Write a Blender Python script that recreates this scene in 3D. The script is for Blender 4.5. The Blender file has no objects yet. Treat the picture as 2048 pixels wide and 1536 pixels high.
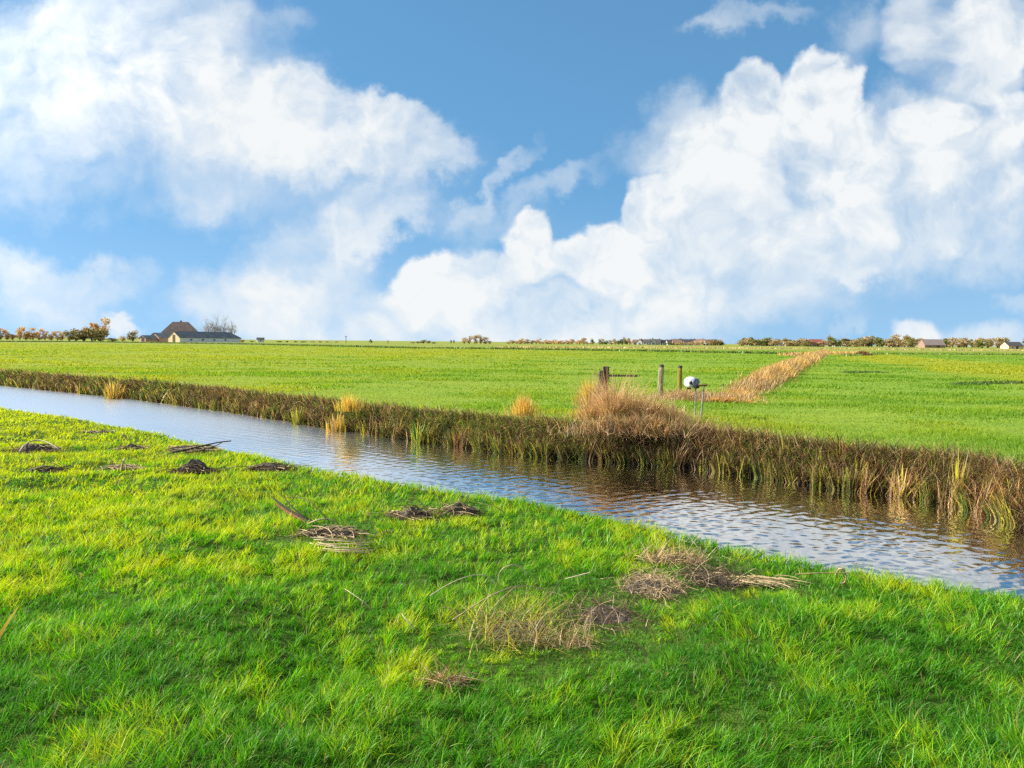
import bpy, math, random
import numpy as np
from mathutils import Matrix, Vector
R = math.radians
S = bpy.context.scene
COL = S.collection

# ------------------------------------------------------------------ camera
F_PX = 1607.0                      # focal length in photograph pixels (2048 wide)
CAM = np.array([0.0, 0.0, 2.0])
pitch, roll = R(3.01), R(0.53)
Fv = np.array([0, math.cos(pitch), -math.sin(pitch)])
U0 = np.array([0, math.sin(pitch), math.cos(pitch)])
R0 = np.array([1.0, 0, 0])
Rv = R0 * math.cos(roll) + U0 * math.sin(roll)
Uv = -R0 * math.sin(roll) + U0 * math.cos(roll)
cam = bpy.data.cameras.new("camera")
cam.lens, cam.sensor_width = 36.0 * F_PX / 2048.0, 36.0
cam.clip_start, cam.clip_end = 0.1, 20000
co = bpy.data.objects.new("camera", cam)
COL.objects.link(co)
co.matrix_world = Matrix(((Rv[0], Uv[0], -Fv[0], CAM[0]), (Rv[1], Uv[1], -Fv[1], CAM[1]),
                          (Rv[2], Uv[2], -Fv[2], CAM[2]), (0, 0, 0, 1)))
S.camera = co

def ray(px, py):
    return Fv * F_PX + Rv * (px - 1024.0) - Uv * (py - 768.0)

def G(px, py, z=0.0):              # where the line of sight meets the level z
    d = ray(px, py)
    return CAM + d * ((z - CAM[2]) / d[2])

def AT(px, py, dist):              # point on the line of sight at a depth along +Y
    d = ray(px, py)
    return CAM + d * (dist / d[1])

# ------------------------------------------------------------------ light
S.view_settings.view_transform = 'Standard'
S.view_settings.look = 'None'
S.view_settings.gamma = 1.0
S.view_settings.exposure = 0.70
S.cycles.max_bounces = 8
S.cycles.transparent_max_bounces = 8
S.cycles.use_denoising = False
SUN_AZ, SUN_EL = R(-82), R(29)     # to the left of the view, a little ahead
sdir = Vector((math.sin(SUN_AZ) * math.cos(SUN_EL), math.cos(SUN_AZ) * math.cos(SUN_EL), math.sin(SUN_EL)))
sl = bpy.data.lights.new("sun", 'SUN')
sl.energy, sl.angle, sl.color = 5.0, R(0.6), (1.0, 0.93, 0.79)
so = bpy.data.objects.new("sun", sl)
COL.objects.link(so)
so.rotation_euler = (-sdir).to_track_quat('-Z', 'Y').to_euler()

class NT:                          # short-hand for node trees
    def __init__(s, tree):
        s.t = tree
        tree.nodes.clear()
    def n(s, typ, **kw):
        nd = s.t.nodes.new(typ)
        for k, v in kw.items():
            setattr(nd, k, v)
        return nd
    def put(s, sock, val):
        if isinstance(val, bpy.types.NodeSocket):
            s.t.links.new(val, sock)
        elif val is not None:
            sock.default_value = val
    def m(s, op, a, b=None, c=None, clamp=False):
        nd = s.n('ShaderNodeMath', operation=op, use_clamp=clamp)
        for i, v in enumerate((a, b, c)):
            if v is not None:
                s.put(nd.inputs[i], v)
        return nd.outputs[0]
    def v(s, op, a, b=None, c=None, out=0):
        nd = s.n('ShaderNodeVectorMath', operation=op)
        for i, x in enumerate((a, b, c)):
            if x is not None:
                s.put(nd.inputs[i], x)
        return nd.outputs[out]
    def rng(s, x, a, b, c=0.0, d=1.0, smooth=True):
        nd = s.n('ShaderNodeMapRange', interpolation_type='SMOOTHSTEP' if smooth else 'LINEAR')
        for i, q in enumerate((x, a, b, c, d)):
            s.put(nd.inputs[i], q)
        return nd.outputs[0]
    def noise(s, vec, scale, detail=6.0, rough=0.55, dist=0.0, out=0):
        nd = s.n('ShaderNodeTexNoise')
        s.put(nd.inputs['Vector'], vec)
        nd.inputs['Scale'].default_value = scale
        nd.inputs['Detail'].default_value = detail
        nd.inputs['Roughness'].default_value = rough
        nd.inputs['Distortion'].default_value = dist
        return nd.outputs[out]
    def mix(s, f, a, b, typ='MIX'):
        nd = s.n('ShaderNodeMix', data_type='RGBA', blend_type=typ)
        s.put(nd.inputs[0], f)
        s.put(nd.inputs[6], a)
        s.put(nd.inputs[7], b)
        return nd.outputs[2]
    def ramp(s, f, stops):
        nd = s.n('ShaderNodeValToRGB')
        s.put(nd.inputs[0], f)
        cr = nd.color_ramp
        while len(cr.elements) < len(stops):
            cr.elements.new(0.5)
        for e, (p, c) in zip(cr.elements, stops):
            e.position, e.color = p, (*c, 1)
        return nd.outputs[0]

def build_sky():
    w = bpy.data.worlds.new("World")
    w.cycles.sampling_method = 'MANUAL'
    w.cycles.sample_map_resolution = 512
    S.world = w
    w.use_nodes = True
    T = NT(w.node_tree)
    sky = T.n('ShaderNodeTexSky', sky_type='NISHITA', sun_disc=False)
    sky.sun_elevation, sky.sun_rotation = SUN_EL, SUN_AZ
    sky.air_density, sky.dust_density, sky.ozone_density = 1.0, 0.1, 1.6
    d = T.n('ShaderNodeTexCoord').outputs['Generated']
    T.put(sky.inputs[0], T.v('NORMALIZE', T.v('ADD', d, (0.14, 0.22, 0.40))))   # clear air: no dusty band low down
    sep = T.n('ShaderNodeSeparateXYZ')
    T.put(sep.inputs[0], d)
    X, Y, Z = sep.outputs
    yy = T.m('MAXIMUM', Y, 0.05)
    cmb = T.n('ShaderNodeCombineXYZ')          # direction as slopes: east/north, up/north
    T.put(cmb.inputs[0], T.m('DIVIDE', X, yy))
    T.put(cmb.inputs[1], T.m('DIVIDE', Z, yy))
    p = cmb.outputs[0]
    n1 = T.noise(p, 5.0, 3.0, 0.55, 0.0, 1)
    n2 = T.noise(p, 21.0, 5.0, 0.60, 0.0, 1)
    half = (0.5, 0.5, 0.5)
    w1 = T.v('MULTIPLY', T.v('SUBTRACT', n1, half), (0.13, 0.10, 0))
    w2 = T.v('MULTIPLY', T.v('SUBTRACT', n2, half), (0.085, 0.085, 0))
    q = T.v('ADD', T.v('ADD', p, w1), w2)      # warped: billowing outlines
    sepq = T.n('ShaderNodeSeparateXYZ')
    T.put(sepq.inputs[0], q)
    qz = sepq.outputs[1]
    def vor(scale):
        nd = T.n('ShaderNodeTexVoronoi', feature='SMOOTH_F1')
        T.put(nd.inputs['Vector'], q1)
        nd.inputs['Scale'].default_value = scale
        nd.inputs['Smoothness'].default_value = 0.25
        return nd.outputs['Distance']
    q1 = T.v('ADD', T.v('ADD', p, w1), T.v('MULTIPLY', w2, (0.45, 0.45, 0)))
    billow = T.m('ADD', T.m('MULTIPLY', T.m('SUBTRACT', vor(15.0), 0.50), 0.42), T.m('MULTIPLY', T.m('SUBTRACT', vor(38.0), 0.50), 0.22))
    crisp = [False]
    def blob(cx, cy, rx, ry, alpha, soft, fade=None, ang=0.0):
        # an elliptical cloud body; crisp rim (soft small), base dissolving over `fade` pixels
        D = ray(cx, cy)
        x, z = D[0] / D[1], D[2] / D[1]
        a, b = F_PX / rx, F_PX / ry
        if ang:
            mp = T.n('ShaderNodeMapping', vector_type='TEXTURE')
            T.put(mp.inputs[0], q)
            mp.inputs[1].default_value = (x, z, 0)
            mp.inputs[2].default_value = (0, 0, R(ang))
            mp.inputs[3].default_value = (1 / a, 1 / b, 1)
            vec = mp.outputs[0]
        else:
            vec = T.v('MULTIPLY_ADD', q1 if crisp[0] else q, (a, b, 0), (-x * a, -z * b, 0))
        ln = T.v('LENGTH', vec, out=1)
        if crisp[0]:                           # cauliflower lobes on the heaped clouds
            ln = T.m('ADD', ln, billow)
        val = T.rng(ln, 1.0, 1.0 - soft, 0.0, alpha)
        if fade:
            z0 = z - fade[0] / F_PX
            val = T.m('MULTIPLY', val, T.rng(qz, z0 - fade[1] / F_PX, z0, fade[2] if len(fade) > 2 else 0.0, 1.0))
        return val
    def union(vals):
        out = vals[0]
        for x in vals[1:]:                     # 1-(1-a)(1-b)
            out = T.m('SUBTRACT', T.m('ADD', out, x), T.m('MULTIPLY', out, x))
        return out
    far = [  # soft, veil-like bodies
        blob(160, 150, 430, 230, 0.80, 0.75), blob(420, 210, 330, 170, 0.85, 0.7, None, -12),
        blob(300, 40, 330, 110, 0.55, 0.6), blob(560, 245, 330, 120, 0.80, 0.45, None, -14),
        blob(770, 285, 190, 95, 0.72, 0.35, None, -10), blob(430, 410, 170, 75, 0.55, 0.95),
        blob(120, 330, 380, 120, 0.42, 0.9), blob(600, 330, 420, 150, 0.38, 0.9),
        blob(760, 430, 150, 85, 0.62, 0.5, None, 38), blob(640, 500, 230, 110, 0.50, 0.6, None, 25),
        blob(500, 610, 190, 90, 0.62, 0.6), blob(690, 620, 260, 120, 0.60, 0.8),
        blob(150, 560, 210, 85, 0.48, 0.5, (30, 120)), blob(20, 520, 90, 80, 0.5, 0.6), blob(120, 630, 200, 60, 0.45, 0.9),
        blob(270, 660, 60, 40, 0.75, 0.7), blob(640, 680, 330, 90, 0.72, 0.9),
        blob(990, 370, 170, 26, 0.42, 0.9, None, 40), blob(1120, 370, 170, 36, 0.40, 0.9, None, 24),
        blob(960, 440, 170, 60, 0.34, 0.9), blob(1500, 18, 170, 34, 0.42, 0.8, None, 8), blob(1420, 36, 80, 36, 0.3, 0.9),
        blob(560, 30, 90, 40, 0.2, 0.9), blob(1340, 290, 120, 120, 0.5, 0.6), blob(1720, 550, 70, 28, 0.45, 0.9),
        blob(1730, 50, 80, 90, 0.4, 0.9), blob(2030, 600, 60, 40, 0.3, 0.9), blob(1690, 660, 24, 50, 0.35, 0.9),
    ]
    body = [  # the soft mass behind the heaped tops
        blob(1570, 340, 310, 185, 0.86, 0.45, (60, 330, 0.4)), blob(1840, 340, 300, 180, 0.84, 0.5, (60, 300, 0.4)),
        blob(1400, 570, 360, 150, 0.80, 0.6, (40, 190, 0.4)), blob(1100, 640, 350, 130, 0.78, 0.7), blob(1660, 490, 300, 120, 0.62, 0.7, (10, 200, 0.25)),
        blob(1990, 440, 170, 140, 0.55, 0.7), blob(1100, 680, 440, 90, 0.72, 0.9),
    ]
    crisp[0] = True
    near = [  # heaped clouds with crisp tops
        blob(1050, 500, 84, 70, 0.96, 0.30, (0, 190, 0.35)), blob(955, 545, 110, 66, 0.95, 0.30, (20, 170, 0.4)),
        blob(1200, 515, 150, 72, 0.95, 0.28, (10, 190, 0.4)), blob(880, 590, 95, 75, 0.93, 0.4, (40, 140, 0.4)),
        blob(1310, 410, 72, 62, 0.95, 0.28, (10, 170, 0.4)), blob(1360, 470, 130, 110, 0.70, 0.5, (10, 240, 0.3)),
        blob(1500, 220, 115, 100, 0.86, 0.25, (40, 260, 0.45)), blob(1660, 175, 100, 105, 0.88, 0.22, (60, 240, 0.5)),
        blob(1400, 300, 110, 110, 0.70, 0.4, (60, 240, 0.4)), 
        blob(1950, 90, 150, 150, 0.86, 0.35, (60, 200, 0.4)),
        blob(1830, 40, 70, 90, 0.7, 0.5), blob(1870, 255, 75, 52, 0.85, 0.35, (10, 130, 0.3)), blob(2010, 240, 80, 75, 0.85, 0.4, (10, 200, 0.3)),
        
        
        blob(1820, 652, 78, 44, 0.88, 0.45), blob(1960, 665, 150, 42, 0.65, 0.6), 
    ]
    ca = union(far)
    cb = T.m('MULTIPLY', union(near), T.rng(billow, 0.20, -0.10, 0.84, 1.0))
    cb = union([cb, T.m('MULTIPLY', union(body), T.rng(billow, 0.20, -0.14, 0.76, 1.0))])
    ca = T.m('MULTIPLY', ca, T.rng(billow, 0.22, -0.14, 0.82, 0.97))
    # inner relief of the cloud bodies: denser and thinner lumps
    l1 = T.noise(q1, 8.0, 6.0, 0.56, 0.0)
    pshift = T.v('ADD', q1, (-0.012, 0.016, 0))
    l2 = T.noise(pshift, 8.0, 6.0, 0.56, 0.0)
    relief = T.m('MULTIPLY', T.m('SUBTRACT', l1, l2), 1.9)
    thin = T.rng(l1, 0.28, 0.60, 0.66, 1.10)
    both = union([ca, cb])
    alpha = T.m('MULTIPLY', both, thin)
    alpha = T.m('ADD', alpha, T.m('MULTIPLY', relief, both), clamp=True)
    # the sky behind and beside the camera: broken cloud of the same kind
    g = T.noise(d, 2.2, 9.0, 0.6, 0.3)
    gen = T.m('MULTIPLY', T.rng(g, 0.42, 0.62), T.rng(Z, 0.0, 0.12))
    front = T.rng(Y, 0.10, 0.45)
    side = T.rng(T.m('DIVIDE', T.m('ABSOLUTE', X), yy), 0.95, 0.72)
    front = T.m('MULTIPLY', front, side)
    alpha = T.m('ADD', T.m('MULTIPLY', alpha, front), T.m('MULTIPLY', gen, T.m('SUBTRACT', 1.0, front)))
    veil = T.rng(Z, 0.20, 0.0, 0.0, 0.18)              # pale air low over the horizon
    alpha = T.m('SUBTRACT', T.m('ADD', alpha, veil), T.m('MULTIPLY', alpha, veil))
    low = T.rng(Z, -0.02, 0.0)
    alpha = T.m('MULTIPLY', alpha, low)
    # clouds towards the sun are brighter
    dot = T.v('DOT_PRODUCT', d, tuple(sdir), out=1)
    glow = T.rng(dot, 0.50, 1.0, 0.585, 1.3)
    bgA = T.n('ShaderNodeBackground')
    T.put(bgA.inputs[0], T.mix(1.0, sky.outputs[0], SKY_TINT, 'MULTIPLY'))
    bgA.inputs[1].default_value = SKY_STRENGTH
    bgB = T.n('ShaderNodeBackground')
    bgB.inputs[0].default_value = (0.95, 0.985, 1.0, 1)
    T.put(bgB.inputs[1], glow)
    mx = T.n('ShaderNodeMixShader')
    T.put(mx.inputs[0], alpha)
    T.t.links.new(bgA.outputs[0], mx.inputs[1])
    T.t.links.new(bgB.outputs[0], mx.inputs[2])
    out = T.n('ShaderNodeOutputWorld')
    T.t.links.new(mx.outputs[0], out.inputs[0])
SKY_TINT = (0.80, 1.22, 1.27, 1)
SKY_STRENGTH = 0.106
build_sky()

# ------------------------------------------------------------------ helpers
def hash2(ix, iy, seed):
    h = (ix.astype(np.int64) * 374761393 + iy.astype(np.int64) * 668265263 + seed * 974634777) & 0xFFFFFFFF
    h = ((h ^ (h >> 13)) * 1274126177) & 0xFFFFFFFF
    return ((h ^ (h >> 16)) & 0xFFFFFF) / float(0xFFFFFF)

def vnoise(x, y, seed=0):
    x, y = np.asarray(x, float), np.asarray(y, float)
    ix, iy = np.floor(x), np.floor(y)
    fx, fy = x - ix, y - iy
    fx, fy = fx * fx * (3 - 2 * fx), fy * fy * (3 - 2 * fy)
    a, b = hash2(ix, iy, seed), hash2(ix + 1, iy, seed)
    c, d = hash2(ix, iy + 1, seed), hash2(ix + 1, iy + 1, seed)
    return (a * (1 - fx) + b * fx) * (1 - fy) + (c * (1 - fx) + d * fx) * fy

def fbm(x, y, seed=0, octv=4, gain=0.5):
    out, amp, tot = 0, 1.0, 0.0
    for o in range(octv):
        out = out + amp * vnoise(np.asarray(x) * 2 ** o + o * 17.3, np.asarray(y) * 2 ** o - o * 9.1, seed + o)
        tot += amp
        amp *= gain
    return out / tot

def sstep(x, a, b):
    t = np.clip((np.asarray(x, float) - a) / (b - a), 0, 1)
    return t * t * (3 - 2 * t)

def meta(o, label=None, cat=None, group=None, kind=None):
    for k, v in (('label', label), ('category', cat), ('group', group), ('kind', kind)):
        if v:
            o[k] = v
    return o

def thing(name, loc, label, cat, group=None, rz=0.0, kind=None):
    o = bpy.data.objects.new(name, None)
    o.empty_display_size = 0.2
    COL.objects.link(o)
    o.location, o.rotation_euler = loc, (0, 0, rz)
    return meta(o, label, cat, group, kind)

def mesh_obj(name, verts, faces, mat, parent=None, cols=None, smooth=False, mats=None, fmat=None):
    """verts (n,3); faces: (m,4) or (m,3) array, or a list of lists."""
    me = bpy.data.meshes.new(name)
    verts = np.asarray(verts, dtype=np.float32)
    if isinstance(faces, np.ndarray):
        k = faces.shape[1]
        me.vertices.add(len(verts))
        me.vertices.foreach_set('co', verts.ravel())
        me.loops.add(faces.size)
        me.loops.foreach_set('vertex_index', faces.astype(np.int32).ravel())
        me.polygons.add(len(faces))
        me.polygons.foreach_set('loop_start', np.arange(0, faces.size, k, dtype=np.int32))
        me.polygons.foreach_set('loop_total', np.full(len(faces), k, dtype=np.int32))
        me.update(calc_edges=True)
    else:
        me.from_pydata([tuple(map(float, v)) for v in verts], [], faces)
    if cols is not None:
        at = me.color_attributes.new('col', 'FLOAT_COLOR', 'POINT')
        c4 = np.ones((len(verts), 4), np.float32)
        c4[:, :3] = cols
        at.data.foreach_set('color', c4.ravel())
    for mm in (mats or [mat]):
        me.materials.append(mm)
    if fmat is not None:
        me.polygons.foreach_set('material_index', np.asarray(fmat, dtype=np.int32))
    if smooth:
        me.polygons.foreach_set('use_smooth', np.ones(len(me.polygons), dtype=bool))
    o = bpy.data.objects.new(name, me)
    COL.objects.link(o)
    if parent is not None:
        o.parent = parent
    return o

def blades(P, H, W, az, lean, curl, cols, segs=3, rng=None, tipcol=None, basecol=0.45, face=None):
    """Strips of quads: one bending leaf per row of P. az: lean direction; lean: tilt at the foot; curl: extra tilt at the tip."""
    n = len(P)
    rng = rng or np.random.default_rng(1)
    t = np.linspace(0, 1, segs + 1)
    fa = rng.uniform(0, math.pi, n) if face is None else face
    sx, sy = np.cos(fa), np.sin(fa)
    V = np.zeros((n, segs + 1, 2, 3), np.float32)
    C = np.zeros((n, segs + 1, 2, 3), np.float32)
    pos = np.array(P, float).copy()
    dx, dy = np.cos(az), np.sin(az)
    for k in range(segs + 1):
        if k:
            a = lean + curl * (t[k] - 0.5 / segs)
            st = H / segs
            pos[:, 0] += np.sin(a) * dx * st
            pos[:, 1] += np.sin(a) * dy * st
            pos[:, 2] += np.cos(a) * st
        w = W * 0.5 * (1 - t[k] ** 2.2) + W * 0.03
        V[:, k, 0, 0], V[:, k, 0, 1], V[:, k, 0, 2] = pos[:, 0] - sx * w, pos[:, 1] - sy * w, pos[:, 2]
        V[:, k, 1, 0], V[:, k, 1, 1], V[:, k, 1, 2] = pos[:, 0] + sx * w, pos[:, 1] + sy * w, pos[:, 2]
        f = basecol + (1 - basecol) * min(1, t[k] * 1.6)  # darker foot: shade low among the blades put into the colour
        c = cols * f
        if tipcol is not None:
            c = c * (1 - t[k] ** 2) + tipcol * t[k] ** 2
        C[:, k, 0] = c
        C[:, k, 1] = c
    base = (np.arange(n) * (segs + 1) * 2)[:, None]
    fl = []
    for k in range(segs):
        fl.append(np.concatenate([base + 2 * k, base + 2 * k + 1, base + 2 * k + 3, base + 2 * k + 2], axis=1))
    return V.reshape(-1, 3), np.concatenate(fl), C.reshape(-1, 3)

def merge(parts):
    vs, fs, cs, off = [], [], [], 0
    for v, f, c in parts:
        vs.append(v)
        fs.append(f + off)
        cs.append(c)
        off += len(v)
    return np.concatenate(vs), np.concatenate(fs), np.concatenate(cs)

def tubes(lines, sides=5):
    """lines: list of (points (k,3), radii (k,), colour). Returns verts, quads, colours."""
    V, Fq, C, off = [], [], [], 0
    for pts, rad, col in lines:
        pts = np.asarray(pts, float)
        k = len(pts)
        tan = np.gradient(pts, axis=0)
        tan /= np.linalg.norm(tan, axis=1)[:, None] + 1e-9
        up = np.where(np.abs(tan[:, 2:3]) > 0.9, np.array([[1.0, 0, 0]]), np.array([[0, 0, 1.0]]))
        a = np.cross(tan, up)
        a /= np.linalg.norm(a, axis=1)[:, None] + 1e-9
        b = np.cross(tan, a)
        ang = np.linspace(0, 2 * math.pi, sides, endpoint=False)
        ring = a[:, None, :] * np.cos(ang)[None, :, None] + b[:, None, :] * np.sin(ang)[None, :, None]
        v = pts[:, None, :] + ring * np.asarray(rad, float).reshape(-1, 1, 1)
        V.append(v.reshape(-1, 3))
        idx = np.arange(k * sides).reshape(k, sides)
        nx = np.roll(idx, -1, axis=1)
        Fq.append(np.stack([idx[:-1], nx[:-1], nx[1:], idx[1:]], axis=-1).reshape(-1, 4) + off)
        C.append(np.tile(np.asarray(col, float), (k * sides, 1)))
        off += k * sides
    return np.concatenate(V), np.concatenate(Fq), np.concatenate(C)

# ------------------------------------------------------------------ materials
def new_mat(name):
    m = bpy.data.materials.new(name)
    m.use_nodes = True
    T = NT(m.node_tree)
    out = T.n('ShaderNodeOutputMaterial')
    return m, T, out

def leaf_mat(name, trans=0.45, gloss=0.06, warm=(1.15, 1.05, 0.55, 1), rough=0.45):
    """thin plant matter: reflects and lets light through"""
    m, T, out = new_mat(name)
    col = T.n('ShaderNodeAttribute', attribute_name='col').outputs[0]
    di = T.n('ShaderNodeBsdfDiffuse')
    T.put(di.inputs[0], col)
    tr = T.n('ShaderNodeBsdfTranslucent')
    T.put(tr.inputs[0], T.mix(1.0, col, warm, 'MULTIPLY'))
    mx = T.n('ShaderNodeMixShader')
    mx.inputs[0].default_value = trans
    T.t.links.new(di.outputs[0], mx.inputs[1])
    T.t.links.new(tr.outputs[0], mx.inputs[2])
    gl = T.n('ShaderNodeBsdfGlossy')
    gl.inputs[0].default_value = (1, 1, 1, 1)
    gl.inputs['Roughness'].default_value = rough
    m2 = T.n('ShaderNodeMixShader')
    m2.inputs[0].default_value = gloss
    T.t.links.new(mx.outputs[0], m2.inputs[1])
    T.t.links.new(gl.outputs[0], m2.inputs[2])
    T.t.links.new(m2.outputs[0], out.inputs[0])
    return m

def plain_mat(name, c1, c2, scale=6.0, rough=0.85, bump=0.3, stretch=(1, 1, 1), attr=False, detail=5.0, spec=0.3):
    m, T, out = new_mat(name)
    b = T.n('ShaderNodeBsdfPrincipled')
    tc = T.n('ShaderNodeTexCoord').outputs['Object']
    vec = T.v('MULTIPLY', tc, stretch)
    n = T.noise(vec, scale, detail, 0.6)
    f = T.rng(n, 0.3, 0.7)
    c = T.mix(f, (*c1, 1), (*c2, 1))
    if attr:
        c = T.mix(1.0, T.n('ShaderNodeAttribute', attribute_name='col').outputs[0], T.mix(f, (0.7, 0.7, 0.7, 1), (1.2, 1.2, 1.2, 1)), 'MULTIPLY')
    T.put(b.inputs['Base Color'], c)
    b.inputs['Roughness'].default_value = rough
    b.inputs['Specular IOR Level'].default_value = spec
    if bump:
        bp = T.n('ShaderNodeBump')
        bp.inputs['Strength'].default_value = bump
        bp.inputs['Distance'].default_value = 0.02
        T.put(bp.inputs['Height'], n)
        T.t.links.new(bp.outputs[0], b.inputs['Normal'])
    T.t.links.new(b.outputs[0], out.inputs[0])
    return m

M_GRASS = leaf_mat("grass_leaf", 0.50, 0.018, (1.08, 1.12, 0.5, 1))
M_FAR = leaf_mat("meadow_leaf", 0.5, 0.01, (1.15, 1.1, 0.6, 1))
M_REED = leaf_mat("reed_leaf", 0.35, 0.03, (1.1, 1.0, 0.8, 1))
M_CROWN = leaf_mat("tree_leaf", 0.30, 0.02, (1.1, 1.0, 0.8, 1))
M_BARK = plain_mat("bark", (0.06, 0.05, 0.04), (0.14, 0.11, 0.09), 9, 0.9, 0.5, (1, 1, 0.3), attr=True)
M_STEM = plain_mat("dry_stems", (0.3, 0.2, 0.1), (0.4, 0.3, 0.2), 25, 0.8, 0.2, attr=True)
M_SOIL = plain_mat("soil", (0.026, 0.021, 0.016), (0.13, 0.105, 0.085), 22, 0.95, 1.0, detail=8)

# heaps of dredged debris: (px, py, half width m, half depth m) keep the turf off them
HEAPS = []
def heap_spot(px, py, w_px, d_px=None, z=0.02):
    p = G(px, py, z)
    dist = p[1]
    hw = 0.5 * w_px * dist / F_PX
    hd = hw * 0.55 if d_px is None else d_px
    HEAPS.append((p[0], p[1], hw, hd))
    return p, hw, hd
SPOTS = {
    'grey_mound': heap_spot(72, 905, 84), 'flat_small': heap_spot(265, 900, 44), 'brown_flat': heap_spot(195, 866, 46),
    'twig': heap_spot(385, 902, 90), 'dark_flat': heap_spot(95, 948, 62), 'pale_mid': heap_spot(240, 938, 80),
    'dark_mound': heap_spot(388, 946, 80), 'long_dark': heap_spot(540, 940, 76), 'rhizome': heap_spot(668, 1072, 130),
    'twin_left': heap_spot(825, 1036, 100), 'twin_right': heap_spot(920, 1028, 80),
    'bare_soil': heap_spot(1210, 1232, 190, 0.36), 'clod': heap_spot(1305, 1178, 130, 0.30), 'dark_twig': heap_spot(1435, 1162, 130, 0.30),
    'pale_bundle': heap_spot(1525, 1172, 90), 'straw_tuft': heap_spot(1130, 1290, 130), 'shade_hollow': heap_spot(1030, 1268, 190, 0.34),
    'brown_litter': heap_spot(890, 1370, 70), 'upright_tuft': heap_spot(1345, 1125, 120),
}
def heap_mask(x, y, grow=1.0):
    k = np.zeros_like(x)
    for hx, hy, hw, hd in HEAPS:
        q = ((x - hx) / hw) ** 2 / grow + ((y - hy + 0.25 * (grow > 1)) / hd) ** 2 / grow
        q = q + 2.4 * (fbm(x * 4, y * 4, 17, 3) - 0.5)
        k = np.maximum(k, sstep(q, 1.5, 0.5))
    return k


# ------------------------------------------------------------------ terrain
r2 = math.sqrt(0.5)
def uv_of(x, y):
    return (np.asarray(y) - x) * r2, (np.asarray(x) + y) * r2
def xy_of(u, v):
    return (np.asarray(v) - u) * r2, (np.asarray(u) + v) * r2
WATER_Z = -0.60
near_px = [(-160, 775), (0, 811), (230, 846), (400, 881), (560, 917), (800, 961), (1050, 993), (1250, 1038), (1450, 1083), (1700, 1130), (2048, 1180), (2300, 1235)]
far_px = [(-160, 752), (0, 771), (250, 797), (450, 823), (640, 854), (850, 886), (1050, 912), (1250, 926), (1400, 940), (1650, 975), (1900, 1008), (2048, 1056), (2200, 1110)]
nu = np.array([uv_of(*G(x, y, 0.10)[:2]) for x, y in near_px])
fu = np.array([uv_of(*G(x, y, WATER_Z)[:2]) for x, y in far_px])
nu, fu = nu[np.argsort(nu[:, 0])], fu[np.argsort(fu[:, 0])]
def v_near(u):
    return np.interp(u, nu[:, 0], nu[:, 1]) + 0.10 * (fbm(np.asarray(u) * 0.9, 3.1, 5, 3) - 0.5)
def v_far(u):
    return np.interp(u, fu[:, 0], fu[:, 1]) + 0.30 * (fbm(np.asarray(u) * 0.8, 7.7, 9, 3) - 0.5)

def ground_z(x, y):
    u, v = uv_of(x, y)
    vn, vf = v_near(u), v_far(u)
    dist = np.hypot(x, y)
    und = (0.20 * (fbm(x * 0.55, y * 0.55, 21, 2) - 0.5) + 0.17 * (fbm(x * 1.7, y * 1.7, 31, 3) - 0.5)) * sstep(dist, 60, 20)
    und_far = 0.10 * (fbm(x * 0.35, y * 0.35, 41, 3) - 0.5) * sstep(dist, 120, 50)
    und = und * (1 - 0.85 * heap_mask(x, y, 4.0))
    zn = und * (0.25 + 0.75 * sstep(vn - v, 0.1, 1.8)) + 0.03
    zf = und_far
    down = sstep(v, vn, vn + 0.75)
    up = sstep(v, vf - 0.25, vf + 0.75)
    mid = (vn + vf) * 0.5
    bed = -1.15
    near = zn * (1 - down) + bed * down
    far = bed * (1 - up) + zf * up
    return np.where(v < mid, near, far)

def grid_mesh(us, vs):
    U_, V_ = np.meshgrid(us, vs, indexing='ij')
    x, y = xy_of(U_, V_)
    idx = np.arange(U_.size).reshape(U_.shape)
    f = np.stack([idx[:-1, :-1], idx[:-1, 1:], idx[1:, 1:], idx[1:, :-1]], axis=-1).reshape(-1, 4)
    return x.ravel(), y.ravel(), f

def geo(a, b, n):
    return a * (b / a) ** np.linspace(0, 1, n)

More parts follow.
